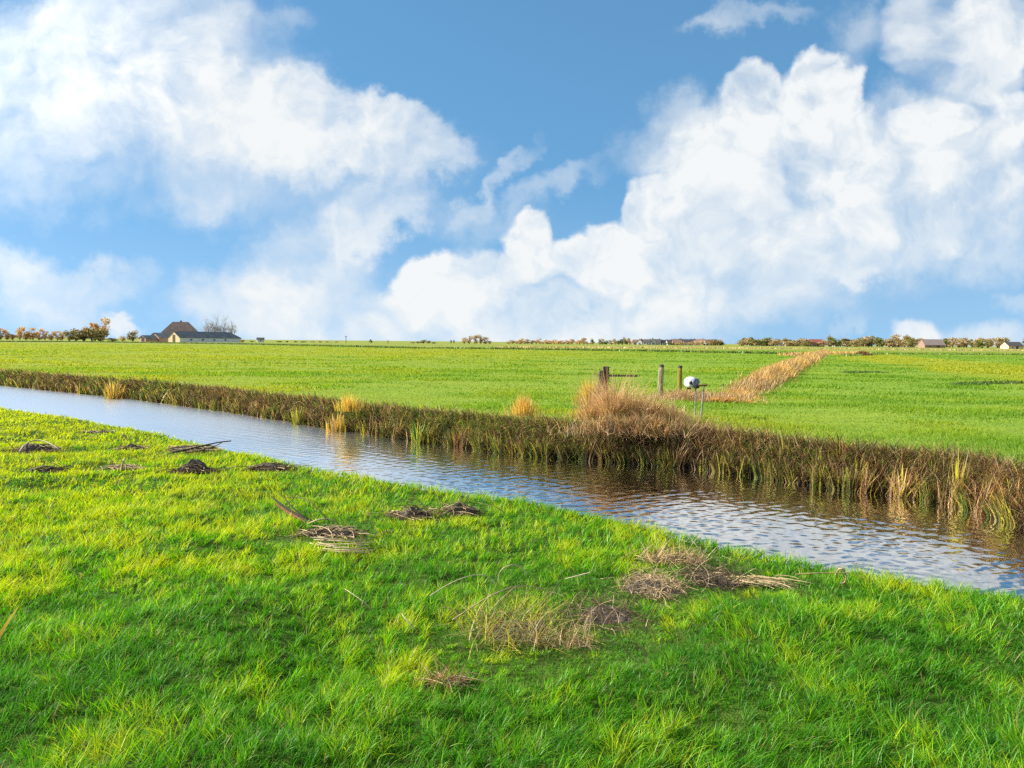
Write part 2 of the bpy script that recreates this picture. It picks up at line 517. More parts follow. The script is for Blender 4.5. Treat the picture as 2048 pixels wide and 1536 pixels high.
def ground_material():
    m, T, out = new_mat("turf")
    b = T.n('ShaderNodeBsdfPrincipled')
    pos = T.n('ShaderNodeNewGeometry').outputs['Position']
    sp = T.n('ShaderNodeSeparateXYZ')
    T.put(sp.inputs[0], pos)
    x, y, z = sp.outputs
    v = T.m('MULTIPLY', T.m('ADD', x, y), r2)
    farside = T.rng(v, 12.6, 13.4)
    n1 = T.noise(pos, 0.045, 5, 0.6)
    n2 = T.noise(T.v('MULTIPLY', pos, (0.35, 1, 1)), 0.9, 6, 0.7)
    n3 = T.noise(pos, 5.0, 5, 0.7)
    # pasture on the far bank: fresh green with sallow patches; sallower to the west
    west = T.rng(T.m('ADD', T.m('MULTIPLY', y, 0.25), T.m('MULTIPLY', x, -1.0)), -25, 60)
    green = T.mix(T.rng(n2, 0.3, 0.7), (0.18, 0.30, 0.03, 1), (0.25, 0.37, 0.04, 1))
    sallow = T.mix(T.rng(n2, 0.3, 0.7), (0.25, 0.31, 0.025, 1), (0.34, 0.36, 0.035, 1))
    f = T.m('ADD', T.m('MULTIPLY', west, 0.8), T.m('MULTIPLY', T.m('SUBTRACT', n1, 0.5), 1.1), clamp=True)
    mead = T.mix(f, green, sallow)
    mead = T.mix(T.m('MULTIPLY', T.rng(n3, 0.52, 0.75), 0.30), mead, (0.07, 0.15, 0.015, 1))
    # a mown strip on the right, and the paler plots beyond the far ditch
    sa, sb = G(1730, 712), G(2060, 752)
    dx, dy = sb[0] - sa[0], sb[1] - sa[1]
    L = math.hypot(dx, dy)
    ds = T.m('ADD', T.m('MULTIPLY', T.m('SUBTRACT', x, float(sa[0])), -dy / L), T.m('MULTIPLY', T.m('SUBTRACT', y, float(sa[1])), dx / L))
    ds = T.m('ADD', ds, T.m('MULTIPLY', T.m('SUBTRACT', n1, 0.5), 6.0))
    strip = T.m('MULTIPLY', T.rng(ds, -6.5, -3.0), T.rng(ds, 11.0, 5.0))
    strip = T.m('MULTIPLY', strip, T.rng(x, 20, 40))
    mead = T.mix(T.m('MULTIPLY', strip, 0.85), mead, (0.30, 0.33, 0.02, 1))
    mead = T.mix(T.rng(T.m('ADD', y, T.m('MULTIPLY', x, 0.25)), 235, 255), mead, T.mix(T.rng(n1, 0.35, 0.65), (0.20, 0.27, 0.04, 1), (0.34, 0.34, 0.07, 1)))
    soil = T.mix(T.rng(n3, 0.35, 0.65), (0.05, 0.075, 0.012, 1), (0.08, 0.16, 0.018, 1))
    bank = T.rng(z, -0.02, -0.22)
    c = T.mix(farside, soil, mead)
    c = T.mix(bank, c, (0.025, 0.018, 0.010, 1))
    T.put(b.inputs['Base Color'], c)
    b.inputs['Roughness'].default_value = 0.95
    b.inputs['Specular IOR Level'].default_value = 0.1
    bp = T.n('ShaderNodeBump')
    bp.inputs['Strength'].default_value = 0.8
    bp.inputs['Distance'].default_value = 0.12
    T.put(bp.inputs['Height'], T.m('ADD', n3, n2))
    T.t.links.new(bp.outputs[0], b.inputs['Normal'])
    T.t.links.new(b.outputs[0], out.inputs[0])
    return m

us = np.concatenate([np.linspace(-300, -20, 18), np.arange(-18, 60, 0.25), geo(60.3, 6000, 60)])
vs = np.concatenate([np.linspace(-300, -12, 18), np.arange(-11, 7, 0.2), np.arange(7, 16, 0.09), np.arange(16.1, 60, 0.5), geo(60.5, 6000, 60)])
gx, gy, gf = grid_mesh(us, vs)
ground = mesh_obj("ground", np.stack([gx, gy, ground_z(gx, gy)], 1), gf, ground_material(), smooth=True)
meta(ground, "flat green polder pasture on both sides of the straight water channel", "ground", kind="structure")

def water_material():
    m, T, out = new_mat("channel_water")
    pos = T.n('ShaderNodeNewGeometry').outputs['Position']
    bp = T.n('ShaderNodeBump')
    bp.inputs['Strength'].default_value = 0.14
    bp.inputs['Distance'].default_value = 0.01
    T.put(bp.inputs['Height'], T.noise(pos, 9.0, 3, 0.5, 0.4))
    fr = T.n('ShaderNodeFresnel')
    fr.inputs[0].default_value = 1.40
    T.t.links.new(bp.outputs[0], fr.inputs['Normal'])
    di = T.n('ShaderNodeBsdfDiffuse')
    di.inputs[0].default_value = (0.020, 0.016, 0.008, 1)
    gl = T.n('ShaderNodeBsdfGlossy')
    gl.inputs[0].default_value = (1, 1, 1, 1)
    dist = T.v('LENGTH', pos, out=1)                 # ripples too small to model roughen the distant water
    T.put(gl.inputs['Roughness'], T.rng(dist, 13.0, 28.0, 0.05, 0.30))
    T.t.links.new(bp.outputs[0], gl.inputs['Normal'])
    mx = T.n('ShaderNodeMixShader')
    T.put(mx.inputs[0], T.m('MULTIPLY', fr.outputs[0], 2.6, clamp=True))
    T.t.links.new(di.outputs[0], mx.inputs[1])
    T.t.links.new(gl.outputs[0], mx.inputs[2])
    T.t.links.new(mx.outputs[0], out.inputs[0])
    return m
us = np.concatenate([np.linspace(-120, -9, 20), np.arange(-8, 9, 0.025), geo(9.03, 75, 800), geo(75.3, 400, 30)])
vs = np.arange(6.2, 16.0, 0.03)
wx, wy, wf = grid_mesh(us, vs)
wu, wv = uv_of(wx, wy)
wz = np.full_like(wx, WATER_Z)
wr = np.random.default_rng(3)
du = np.interp(wu, us[:-1], np.diff(us))
for k in range(46):
    lam = 0.10 * (0.42 / 0.10) ** wr.random()
    th = R(-62) + wr.normal() * 0.55              # light wind along the view
    kx, ky = math.cos(th) * 2 * math.pi / lam, math.sin(th) * 2 * math.pi / lam
    slope = 0.0088 * (0.6 + 0.8 * wr.random())
    amp = slope * lam / (2 * math.pi) * sstep(lam / np.maximum(du, 0.025), 2.2, 4.0)
    wz = wz + amp * np.sin(kx * wx + ky * wy + wr.random() * 6.28)
gust = 0.55 + 0.9 * fbm(wx * 0.5, wy * 0.5, 77, 3)
wz = WATER_Z + (wz - WATER_Z) * gust
water = mesh_obj("water", np.stack([wx, wy, wz], 1), wf, water_material(), smooth=True)
meta(water, "rippled dark water of the straight drainage channel reflecting the clouds", "water", kind="structure")

# ------------------------------------------------------------------ grass of the near bank
gr = np.random.default_rng(11)
bands = [(2.4, 5.0, 5600, 0.0044), (5.0, 7.0, 3700, 0.0053), (7.0, 10.0, 2200, 0.0072), (10.0, 15.0, 1100, 0.010),
         (15.0, 30.0, 480, 0.017), (30.0, 60.0, 150, 0.035)]
parts = []
for d0, d1, dens, wid in bands:
    hw = 0.66 * d1 + 1.2
    n = int(dens * 2 * hw * (d1 - d0))
    x, y = gr.uniform(-hw, hw, n), gr.uniform(d0, d1, n)
    u, v = uv_of(x, y)
    keep = (np.abs(x) < 0.66 * y + 1.2) & (v < v_near(u) + 0.34)
    x, y, u, v = x[keep], y[keep], u[keep], v[keep]
    hm = heap_mask(x, y)
    keep = gr.random(len(x)) > hm * np.where(y > 11, 0.70, 0.84)
    x, y, u, v, hm = x[keep], y[keep], u[keep], v[keep], hm[keep]
    # pull the blades together into tufts
    cell = 0.085 + 0.004 * d0
    cx, cy = np.floor(x / cell), np.floor(y / cell)
    tx, ty = (cx + hash2(cx, cy, 1)) * cell, (cy + hash2(cx, cy, 2)) * cell
    pull = 0.45 * hash2(cx, cy, 3)
    x, y = x + (tx - x) * pull, y + (ty - y) * pull
    n = len(x)
    big = fbm(x * 0.42, y * 0.42, 51, 3)
    med = fbm(x * 1.6, y * 1.6, 61, 3)
    tuft = hash2(cx, cy, 4)
    edge = sstep(v, v_near(u) - 0.9, v_near(u))
    H = (0.084 + 0.054 * sstep(med, 0.3, 0.7)) * (0.65 + 0.5 * tuft) * gr.uniform(0.55, 1.25, n) * (1 - 0.55 * hm)
    H *= (1.0 - 0.25 * sstep(y, 8, 20)) * (1 - 0.55 * heap_mask(x, y, 2.6))
    W = wid * gr.uniform(0.6, 1.25, n)
    wind = R(18) + 2.4 * (fbm(x * 0.8, y * 0.8, 71, 2) - 0.5) * 2
    az = wind + (tuft - 0.5) * 3.6 + gr.normal(0, 1.1, n)
    lean = np.abs(gr.normal(0.30, 0.20, n)) + 0.16 * sstep(med, 0.45, 0.75)
    curl = gr.uniform(0.25, 1.5, n)
    # blade colours: deep green, fresh green, yellow-green, dry
    yel = 1.05 * (big - 0.5) + 1.25 * (med - 0.5) + 0.8 * (tuft - 0.5) + 0.9 * (fbm(x * 4.2, y * 4.2, 67, 2) - 0.5) + 0.30 * sstep(-x + 0.3 * y, -2.0, 10) + 0.75 * sstep(-x + 0.35 * y, 5.0, 17) + 0.20 * sstep(y, 4.5, 8.5) - 0.10 * sstep(y, 6, 3.5) + gr.normal(0, 0.24, n)  # the leftward terms put the sun's yellow glow into the colour
    k = sstep(yel, -0.36, 1.10)[:, None]
    c0, c1, c2 = np.array([0.056, 0.28, 0.010]), np.array([0.19, 0.53, 0.008]), np.array([0.60, 0.70, 0.008])
    c = np.where(k < 0.5, c0 + (c1 - c0) * (k * 2), c1 + (c2 - c1) * (k * 2 - 1))
    c = c * gr.uniform(0.65, 1.25, n)[:, None]
    dry = (gr.random(n) < 0.030 + 0.05 * hm)[:, None]
    c = np.where(dry, np.array([0.42, 0.33, 0.13]) * gr.uniform(0.6, 1.1, n)[:, None], c)
    z = ground_z(x, y) - 0.01
    segs = 4 if d0 < 7 else 3
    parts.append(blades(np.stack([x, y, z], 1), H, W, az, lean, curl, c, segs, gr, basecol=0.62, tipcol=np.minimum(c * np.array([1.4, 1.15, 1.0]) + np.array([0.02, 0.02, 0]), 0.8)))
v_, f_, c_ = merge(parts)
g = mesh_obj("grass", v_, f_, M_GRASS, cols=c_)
meta(g, "long wind-combed green and yellow grass covering the near bank", "grass", kind="stuff")
print("grass verts", len(v_))

# ------------------------------------------------------------------ grass of the far pasture
fr = np.random.default_rng(12)
SA, SB = G(1730, 712)[:2], G(2060, 752)[:2]
SD = (SB - SA) / np.linalg.norm(SB - SA)
parts = []
for d0, d1, dens, wid, hh in [(12, 20, 330, 0.014, 0.085), (20, 32, 150, 0.026, 0.09), (32, 55, 50, 0.048, 0.10), (55, 95, 14, 0.10, 0.10), (95, 165, 5.0, 0.18, 0.09), (165, 260, 1.6, 0.34, 0.08)]:
    hw = 0.66 * d1 + 1.5
    n = int(dens * 2 * hw * (d1 - d0))
    x, y = fr.uniform(-hw, hw, n), fr.uniform(d0, d1, n)
    u, v = uv_of(x, y)
    keep = (np.abs(x) < 0.66 * y + 1.5) & (v > v_far(u) + 0.75)
    clump = fbm(x * 0.22, y * 0.34, 81, 4)
    keep &= fr.random(n) < 0.35 + 0.65 * sstep(clump, 0.35, 0.65)
    x, y, u, v, clump = x[keep], y[keep], u[keep], v[keep], clump[keep]
    n = len(x)
    big = fbm(x * 0.05, y * 0.09, 91, 3)
    H = hh * (0.55 + 0.9 * sstep(clump, 0.4, 0.7)) * fr.uniform(0.6, 1.3, n)
    west = sstep(0.25 * y - x, -25, 60)
    edge = sstep(v - v_far(u), 6.0, 1.0) * sstep(0.25 * y - x, -12, 6)
    rel = (x - SA[0]) * -SD[1] + (y - SA[1]) * SD[0] + 6 * (fbm(x * .05, y * .05, 97, 2) - 0.5)
    mown = sstep(rel, -6.5, -3) * sstep(rel, 11, 5) * sstep(x, 20, 40)
    yel = 0.12 + 0.95 * mown + 0.50 * west + 0.9 * (big - 0.5) + 1.1 * (fbm(x * 0.30, y * 0.5, 93, 3) - 0.5) + 0.30 * edge + 0.15 * sstep(y, 40, 150) + fr.normal(0, 0.05, n)
    k = sstep(yel, -0.25, 0.95)[:, None]
    c0, c1, c2 = np.array([0.165, 0.345, 0.028]), np.array([0.25, 0.42, 0.030]), np.array([0.46, 0.49, 0.032])
    c = np.where(k < 0.5, c0 + (c1 - c0) * (k * 2), c1 + (c2 - c1) * (k * 2 - 1)) * fr.uniform(0.9, 1.1, n)[:, None]
    parts.append(blades(np.stack([x, y, ground_z(x, y) - 0.01], 1), H, wid * fr.uniform(0.6, 1.3, n), fr.uniform(0, 6.28, n),
                        np.abs(fr.normal(0.25, 0.2, n)), fr.uniform(0.1, 0.9, n), c, 2, fr, basecol=0.6))
v_, f_, c_ = merge(parts)
g = mesh_obj("meadow_grass", v_, f_, M_FAR, cols=c_)
meta(g, "short bright pasture grass in the flat field beyond the channel", "grass", kind="stuff")

# ------------------------------------------------------------------ sedge and reed wall of the far bank
rr = np.random.default_rng(13)
PAL = {'brown': (0.13, 0.075, 0.040), 'dark': (0.050, 0.032, 0.016), 'straw': (0.40, 0.27, 0.12), 'olive': (0.13, 0.15, 0.030),
       'green': (0.09, 0.19, 0.020), 'rust': (0.30, 0.14, 0.045), 'yellow': (0.42, 0.38, 0.045), 'tan': (0.46, 0.31, 0.17), 'orange': (0.62, 0.30, 0.06)}
PALA = {k: np.minimum(np.array(v) * 1.75, 0.85) for k, v in PAL.items()}
def pick(rng, n, weights):
    ks = list(weights)
    w = np.array([weights[k] for k in ks], float)
    i = rng.choice(len(ks), n, p=w / w.sum())
    return np.array([PALA[k] for k in ks])[i] * rng.uniform(0.65, 1.25, n)[:, None]
parts = []
for u0, u1, dens, wid in [(-7, 6, 2500, 0.010), (6, 16, 1700, 0.014), (16, 32, 900, 0.022), (32, 62, 420, 0.04), (62, 110, 110, 0.08)]:
    n = int(dens * (u1 - u0))
    u = rr.uniform(u0, u1, n)
    s = 0.10 + 0.90 * rr.beta(1.3, 1.2, n)                       # 0 at the waterline, 1 at the top of the bank
    v = v_far(u) - 0.10 + s * 1.05
    x, y = xy_of(u, v)
    z = np.maximum(ground_z(x, y), WATER_Z - 0.05)
    droop = (rr.random(n) < 0.45) & (s > 0.3)
    pat = fbm(u * 0.55, s * 0.4, 101, 3)
    pat2 = fbm(u * 2.4, s * 0.8, 103, 2)
    leftness = sstep(u, 6, 20)
    H = rr.uniform(0.22, 0.62, n) * (0.75 + 0.5 * pat2) * (1.0 - 0.42 * s)
    H *= 1 + 0.25 * (1 - leftness)
    toward = R(-135)                               # droop towards the water
    az = toward + rr.normal(0, 1.1, n)
    lean = np.abs(rr.normal(0.20, 0.22, n)) + 0.35 * s * rr.random(n)
    az = np.where(droop, toward + rr.normal(0, 0.5, n), az)
    lean = np.where(droop, rr.uniform(0.4, 1.1, n), lean)
    curl = np.where(droop, rr.uniform(1.0, 2.0, n), rr.uniform(0.1, 1.6, n))
    cb = pick(rr, n, {'brown': 5, 'dark': 4.0, 'straw': 1.8, 'olive': 1.6, 'rust': 1.2, 'tan': 1.2})
    cg = pick(rr, n, {'olive': 4, 'green': 3.0, 'brown': 2.0, 'dark': 2.2, 'straw': 1.0, 'yellow': 1.0})
    f = np.clip(0.14 + 0.55 * leftness + 1.5 * (pat - 0.5) + rr.normal(0, 0.15, n), 0, 1)
    c = np.where((rr.random(n) < f)[:, None], cg, cb)
    foot_shade = rr.random(n) < 0.6 * sstep(s, 0.5, 0.15)      # dark stems near the waterline paint in the wall's deep shade
    c = np.where(foot_shade[:, None], pick(rr, n, {'dark': 1}) * 0.8, c)
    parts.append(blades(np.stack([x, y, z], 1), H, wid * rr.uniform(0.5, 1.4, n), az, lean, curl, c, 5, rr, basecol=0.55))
    # stout pale leaves standing out of the mass, gathered in bunches
    n = int(dens * (0.10 if u1 < 20 else 0.05) * (u1 - u0))
    u = rr.uniform(u0, u1, n)
    bunch = np.floor(u * 3.2)
    u = (bunch + hash2(bunch, bunch * 0, 7)) / 3.2 + rr.normal(0, 0.07, n)
    v = v_far(u) - 0.08 + np.abs(rr.normal(0, 0.25, n))
    x, y = xy_of(u, v)
    z = np.maximum(ground_z(x, y), WATER_Z - 0.05)
    hb_ = hash2(bunch, bunch * 0, 8)
    ca = pick(rr, n, {'yellow': 3, 'olive': 3, 'straw': 2, 'green': 2})
    cb = pick(rr, n, {'tan': 1, 'straw': 3, 'rust': 2, 'yellow': 1, 'brown': 2})
    c = np.where((hb_ < (0.62 if u1 < 20 else 0.85))[:, None], ca, cb) * (1.0 if u1 < 10 else 0.7)
    parts.append(blades(np.stack([x, y, z], 1), rr.uniform(0.30, 0.62, n) * (0.65 + 0.5 * hb_), wid * rr.uniform(1.0, 1.9, n), R(-135) + (hb_ - 0.5) * 5 + rr.normal(0, 0.6, n),
                        np.abs(rr.normal(0.16, 0.16, n)), rr.uniform(0.0, 0.7, n), c, 5, rr, basecol=0.7))
    # fringe along the top of the bank
    n = int(dens * 0.30 * (u1 - u0))
    u = rr.uniform(u0, u1, n)
    v = v_far(u) + rr.uniform(0.75, 1.5, n)
    x, y = xy_of(u, v)
    leftness = sstep(u, 2, 12)
    H = rr.uniform(0.10, 0.26, n) * (1 - 0.25 * leftness)
    ca = pick(rr, n, {'yellow': 4, 'olive': 2, 'orange': 0.6, 'green': 2})
    cb = pick(rr, n, {'olive': 3, 'green': 3, 'tan': 1.2, 'brown': 0.8, 'yellow': 0.8})
    c = np.where((rr.random(n) < leftness)[:, None], ca, cb)
    parts.append(blades(np.stack([x, y, ground_z(x, y)], 1), H, wid * rr.uniform(0.5, 1.2, n), rr.uniform(0, 6.28, n),
                        np.abs(rr.normal(0.3, 0.25, n)), rr.uniform(0.1, 1.2, n), c, 3, rr, basecol=0.7))
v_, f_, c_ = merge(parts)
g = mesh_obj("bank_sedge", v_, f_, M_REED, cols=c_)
meta(g, "brown and olive sedge wall lining the far edge of the channel", "sedge", kind="stuff")

# reeds in the side ditch that runs away to the right, and in the cross ditch at its end
parts = []
da, db = np.array([7.2, 27.2]), np.array([86.0, 222.0])
n = 26000
t = rr.random(n) ** 2.0
dd = da[None] + (db - da)[None] * t[:, None]
nrm = np.array([db[1] - da[1], -(db[0] - da[0])]) / np.linalg.norm(db - da)
wd = rr.normal(0, 1, n) * (0.46 + 0.22 * t)
dd = dd + nrm[None] * wd[:, None]
dist = dd[:, 1]
H = (0.22 + 0.62 * sstep(t, 0.005, 0.10) - 0.15 * sstep(t, 0.2, 0.9)) * rr.uniform(0.5, 1.3, n) * (1 - 0.22 * np.minimum(2, np.abs(wd) / (0.55 + 0.55 * t)))
sel = rr.random(n)
pt = fbm(dd[:, 0] * 0.35, dd[:, 1] * 0.12, 121, 3)
c = pick(rr, n, {'tan': 1.5, 'straw': 2.5, 'rust': 3, 'orange': 1.2, 'brown': 4, 'olive': 1.5})
c2 = pick(rr, n, {'orange': 4, 'tan': 1, 'rust': 3, 'yellow': 0.8, 'brown': 1})
c = np.where((rr.random(n) < sstep(pt, 0.4, 0.62))[:, None], c2, c)
parts.append(blades(np.stack([dd[:, 0], dd[:, 1], np.full(n, -0.03)], 1), H, 0.009 + dist * 0.00042, R(10) + rr.normal(0, 1.0, n),
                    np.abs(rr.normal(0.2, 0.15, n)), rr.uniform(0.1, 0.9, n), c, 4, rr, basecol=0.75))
v_, f_, c_ = merge(parts)
g = mesh_obj("ditch_reeds", v_, f_, M_REED, cols=c_)
meta(g, "band of orange and tan reeds filling the side ditch that recedes to the right", "reeds", kind="stuff")
def strip(pts_px, n, h, wid, weights, spread, seed):
    r = np.random.default_rng(seed)
    P = np.array([G(a, b)[:2] for a, b in pts_px])
    seg = np.r_[0, np.cumsum(np.linalg.norm(np.diff(P, axis=0), axis=1))]
    q = r.uniform(0, seg[-1], n)
    x = np.interp(q, seg, P[:, 0]) + r.normal(0, spread * 0.3, n)
    y = np.interp(q, seg, P[:, 1]) + r.normal(0, spread, n)
    return blades(np.stack([x, y, np.full(n, -0.03)], 1), h * r.uniform(0.5, 1.3, n), wid * r.uniform(0.6, 1.3, n), r.uniform(0, 6.28, n),
                  np.abs(r.normal(0.2, 0.2, n)), r.uniform(0, 0.6, n), pick(r, n, weights), 2, r, basecol=0.8)
v_, f_, c_ = strip([(1575, 712), (1650, 708.5), (1720, 707)], 1300, 0.65, 0.16, {'orange': 2, 'tan': 3, 'rust': 2}, 2.0, 5)
meta(mesh_obj("cross_ditch_reeds", v_, f_, M_REED, cols=c_), "short line of tan reeds crossing the end of the orange reed band", "reeds", kind="stuff")
v_, f_, c_ = merge([strip([(-200, 683.5), (150, 684), (500, 689), (830, 697), (1000, 698.5), (1300, 703), (1600, 709)], 12000, 0.55, 0.30, {'green': 3, 'olive': 2, 'dark': 1.2}, 1.2, 6),
                    strip([(1690, 712), (1760, 708.5), (2150, 711)], 3000, 0.4, 0.3, {'green': 3, 'olive': 3}, 1.2, 7)])
meta(mesh_obj("field_edge_rushes", v_, f_, M_REED, cols=c_), "thin dark green line of rushes along the far edge of the pasture", "rushes", kind="stuff")
v_, f_, c_ = strip([(-100, 688), (600, 692)], 10, 0.1, 0.1, {'tan': 1}, 1, 8)
v_, f_, c_ = strip([(1000, 695), (1400, 696), (2150, 702)], 6000, 0.55, 0.4, {'tan': 3, 'straw': 2, 'olive': 2, 'yellow': 1}, 12.0, 9)
meta(mesh_obj("horizon_reeds", v_, f_, M_REED, cols=c_), "pale tan strip of reeds below the village at the horizon", "reeds", kind="stuff")
v_, f_, c_ = merge([strip([(1690, 746), (1725, 745), (1765, 745.5)], 900, 0.16, 0.05, {'green': 3, 'dark': 1}, 0.5, 10),
                    strip([(1912, 772), (1960, 768), (2040, 766)], 1600, 0.18, 0.045, {'green': 3, 'dark': 1}, 0.35, 12)])
meta(mesh_obj("rush_streaks", v_ * np.array([1, 1, 1]), f_, M_REED, cols=c_ * 0.7), "two dark green streaks of rushes in the right hand pasture", "rushes", kind="stuff")

# ------------------------------------------------------------------ clumps that stand out on the far bank
def clump(name, px, py, z, n, h, w, spread, lean, curl, weights, label, cat, seed, segs=6, up=0.0, group=None):
    r = np.random.default_rng(seed)
    p = G(px, py, z)
    if z < -0.1:
        p = p - np.array([0.20, 0.20, 0]) * (p[1] / 20 + 0.4)
    a = r.uniform(0, 6.28, n)
    rad = np.minimum(np.abs(r.normal(0, 0.5, n)), 1.1) * spread
    P = np.stack([np.cos(a) * rad, np.sin(a) * rad, np.full(n, up)], 1)
    az = a + r.normal(0, 0.7, n)
    v, f, c = blades(P, h * (0.86 if z < -0.1 else 1.0) * r.uniform(0.5, 1.15, n) * (1.1 - 0.45 * rad / (spread + 1e-6)), w * 1.15 * r.uniform(0.6, 1.2, n), az, np.abs(r.normal(lean, lean * 0.6, n)),
                     r.uniform(0, 1, n) * curl, pick(r, n, weights), segs, r, basecol=0.7)
    o = mesh_obj(name, v, f, M_REED, cols=c)
    o.location = (p[0], p[1], p[2])
    return meta(o, label, cat, group)
IR = {'yellow': 3, 'olive': 3, 'green': 1.2, 'straw': 1}
OR = {'orange': 3, 'yellow': 1.4, 'rust': 1, 'straw': 1}
WZ = WATER_Z - 0.02
clump("iris_clump", 1000, 888, WZ, 34, 0.75, 0.030, 0.16, 0.10, 0.25, {'yellow': 4, 'orange': 1, 'olive': 1}, "upright yellow iris leaves at the water below the shorter orange tuft", "iris clump", 201)
clump("iris_clump", 1106, 902, WZ, 30, 0.85, 0.034, 0.16, 0.14, 0.3, {'straw': 3, 'yellow': 2, 'olive': 2}, "tall straw and green leaves standing in the water left of the old gate post", "iris clump", 202)
clump("iris_clump", 1205, 915, WZ, 26, 0.75, 0.032, 0.18, 0.2, 0.35, {'olive': 4, 'yellow': 2}, "olive leaf fan in the water right under the dark leaning gate brace", "iris clump", 203)
clump("iris_clump", 1462, 940, WZ, 24, 0.6, 0.024, 0.18, 0.2, 0.5, {'olive': 3, 'straw': 2}, "thin olive leaves leaning right at the waterline below the white drum", "iris clump", 204)
clump("iris_clump", 1660, 968, WZ, 20, 0.72, 0.030, 0.09, 0.18, 0.15, {'olive': 2, 'yellow': 4}, "narrow V of yellow-green leaves standing alone at the waterline", "iris clump", 205)
clump("iris_clump", 1722, 978, WZ, 20, 0.55, 0.030, 0.10, 0.25, 0.2, {'yellow': 3, 'olive': 3}, "short yellow-green leaves leaning right beside the narrow V of leaves", "iris clump", 206)
clump("iris_clump", 1815, 992, WZ, 22, 0.60, 0.034, 0.12, 0.3, 0.3, {'straw': 2, 'yellow': 3, 'tan': 1}, "leaning straw-yellow leaves between the short leaves and the tall right-hand iris", "iris clump", 207)
clump("iris_clump", 1926, 1006, WZ, 44, 0.98, 0.030, 0.16, 0.13, 0.3, {'yellow': 4, 'olive': 2, 'straw': 2}, "tallest yellow-green iris leaves standing in water near the right edge", "iris clump", 208)
clump("iris_clump", 1985, 1022, WZ, 26, 0.85, 0.022, 0.14, 0.4, 0.2, {'rust': 3, 'orange': 3, 'tan': 1}, "stiff rusty stalks splayed in a fan next to the tallest iris leaves", "iris clump", 209)
clump("iris_clump", 2040, 1035, WZ, 70, 0.85, 0.026, 0.25, 0.3, 0.8, {'orange': 4, 'rust': 3, 'straw': 1, 'yellow': 1}, "bushy orange-brown leaves in the water cut off by the right picture edge", "iris clump", 210)
clump("iris_clump", 700, 862, WZ, 55, 0.66, 0.034, 0.34, 0.12, 0.4, {'orange': 3, 'straw': 3, 'yellow': 2}, "orange-yellow clump at the waterline reaching above the sedge on the left half", "iris clump", 211)
clump("iris_clump", 622, 848, WZ, 40, 0.75, 0.036, 0.22, 0.12, 0.4, {'yellow': 4, 'olive': 2}, "small yellow clump at the waterline left of the orange-yellow clump", "iris clump", 212)
clump("iris_clump", 862, 884, WZ, 60, 0.7, 0.036, 0.25, 0.2, 0.5, {'green': 3, 'olive': 3, 'yellow': 1}, "spreading green leaf clump at the waterline halfway along the sedge wall", "iris clump", 213)
clump("iris_clump", 255, 797, WZ, 60, 0.95, 0.05, 0.4, 0.15, 0.4, {'orange': 3, 'straw': 2, 'yellow': 2}, "far yellow clump at the white stretch of water on the left", "iris clump", 214)
clump("reed_tuft", 1047, 838, 0.0, 420, 0.62, 0.013, 0.42, 0.12, 0.4, {'orange': 5, 'yellow': 1.2, 'tan': 1}, "shorter feathery orange reed tuft on the bank edge left of the gate", "reed tuft", 215)
clump("reed_tuft", 1180, 812, 0.0, 420, 0.85, 0.014, 0.50, 0.12, 0.35, {'orange': 5, 'yellow': 2, 'tan': 1}, "tall orange reed tuft right behind the dark gate post", "reed tuft", 216)
clump("reed_tuft", 1160, 838, 0.0, 320, 0.32, 0.014, 0.36, 0.3, 0.5, {'yellow': 5, 'orange': 1, 'olive': 1}, "low yellow grass tuft at the foot of the leaning gate brace", "reed tuft", 217)
clump("reed_tuft", 700, 822, 0.0, 200, 0.5, 0.018, 0.45, 0.15, 0.5, {'orange': 3, 'yellow': 3}, "small orange tuft on top of the bank in the left half", "reed tuft", 218)
clump("reed_tuft", 1725, 711, 0.0, 500, 0.9, 0.12, 1.5, 0.2, 0.6, {'brown': 4, 'rust': 2, 'dark': 1}, "isolated dark brown reed patch in the right-hand field beyond the reed band", "reed tuft", 219)
# the big dry mound beside the gate: arching bleached stems over darker litter
def mound(px, py, n, rx, ry, h, weights, label, seed, wid=0.012):
    r = np.random.default_rng(seed)
    p = G(px, py, 0.0)
    ctr = np.array([(-0.32, 0.0, 0.34, 0.95), (0.0, 0.1, 0.40, 0.90), (0.42, -0.1, 0.36, 0.62), (0.85, -0.2, 0.34, 0.36), (-0.75, -0.15, 0.30, 0.40)])
    ci = r.choice(5, n, p=[.24, .30, .22, .14, .10])
    X = (ctr[ci, 0] + r.normal(0, 1, n) * ctr[ci, 2] * 0.8) * rx
    Y = (ctr[ci, 1] + r.normal(0, 1, n) * 0.42) * ry
    q2 = ((X / rx - ctr[ci, 0]) / ctr[ci, 2]) ** 2 + (Y / ry / 0.75) ** 2
    lump = fbm(X * 2.6 + seed, Y * 2.6, seed, 3)
    Zb = h * ctr[ci, 3] * np.exp(-0.55 * q2) * np.clip(2.4 * lump - 0.45, 0.05, 1.25) * r.random(n) ** 0.55
    tuft = hash2(np.floor(X * 5), np.floor(Y * 5), seed)
    az = tuft * 6.28 + r.normal(0, 0.6, n)
    up = r.random(n) < 0.45
    lean = np.where(up, np.abs(r.normal(0.2, 0.25, n)), np.abs(r.normal(0.9, 0.5, n)))
    H = np.where(up, r.uniform(0.2, 0.55, n), r.uniform(0.2, 0.7, n)) * min(1.0, 0.4 + h)
    v, f, c = blades(np.stack([X, Y, Zb * 0.8], 1), H, wid * r.uniform(0.5, 1.3, n), az, lean,
                     r.uniform(0.2, 1.5, n), pick(r, n, weights) * (0.7 + 0.6 * tuft)[:, None], 4, r, basecol=0.85)
    o = mesh_obj("dry_reed_mound", v, f, M_REED, cols=c)
    o.location = p
    return meta(o, label, "reed mound")
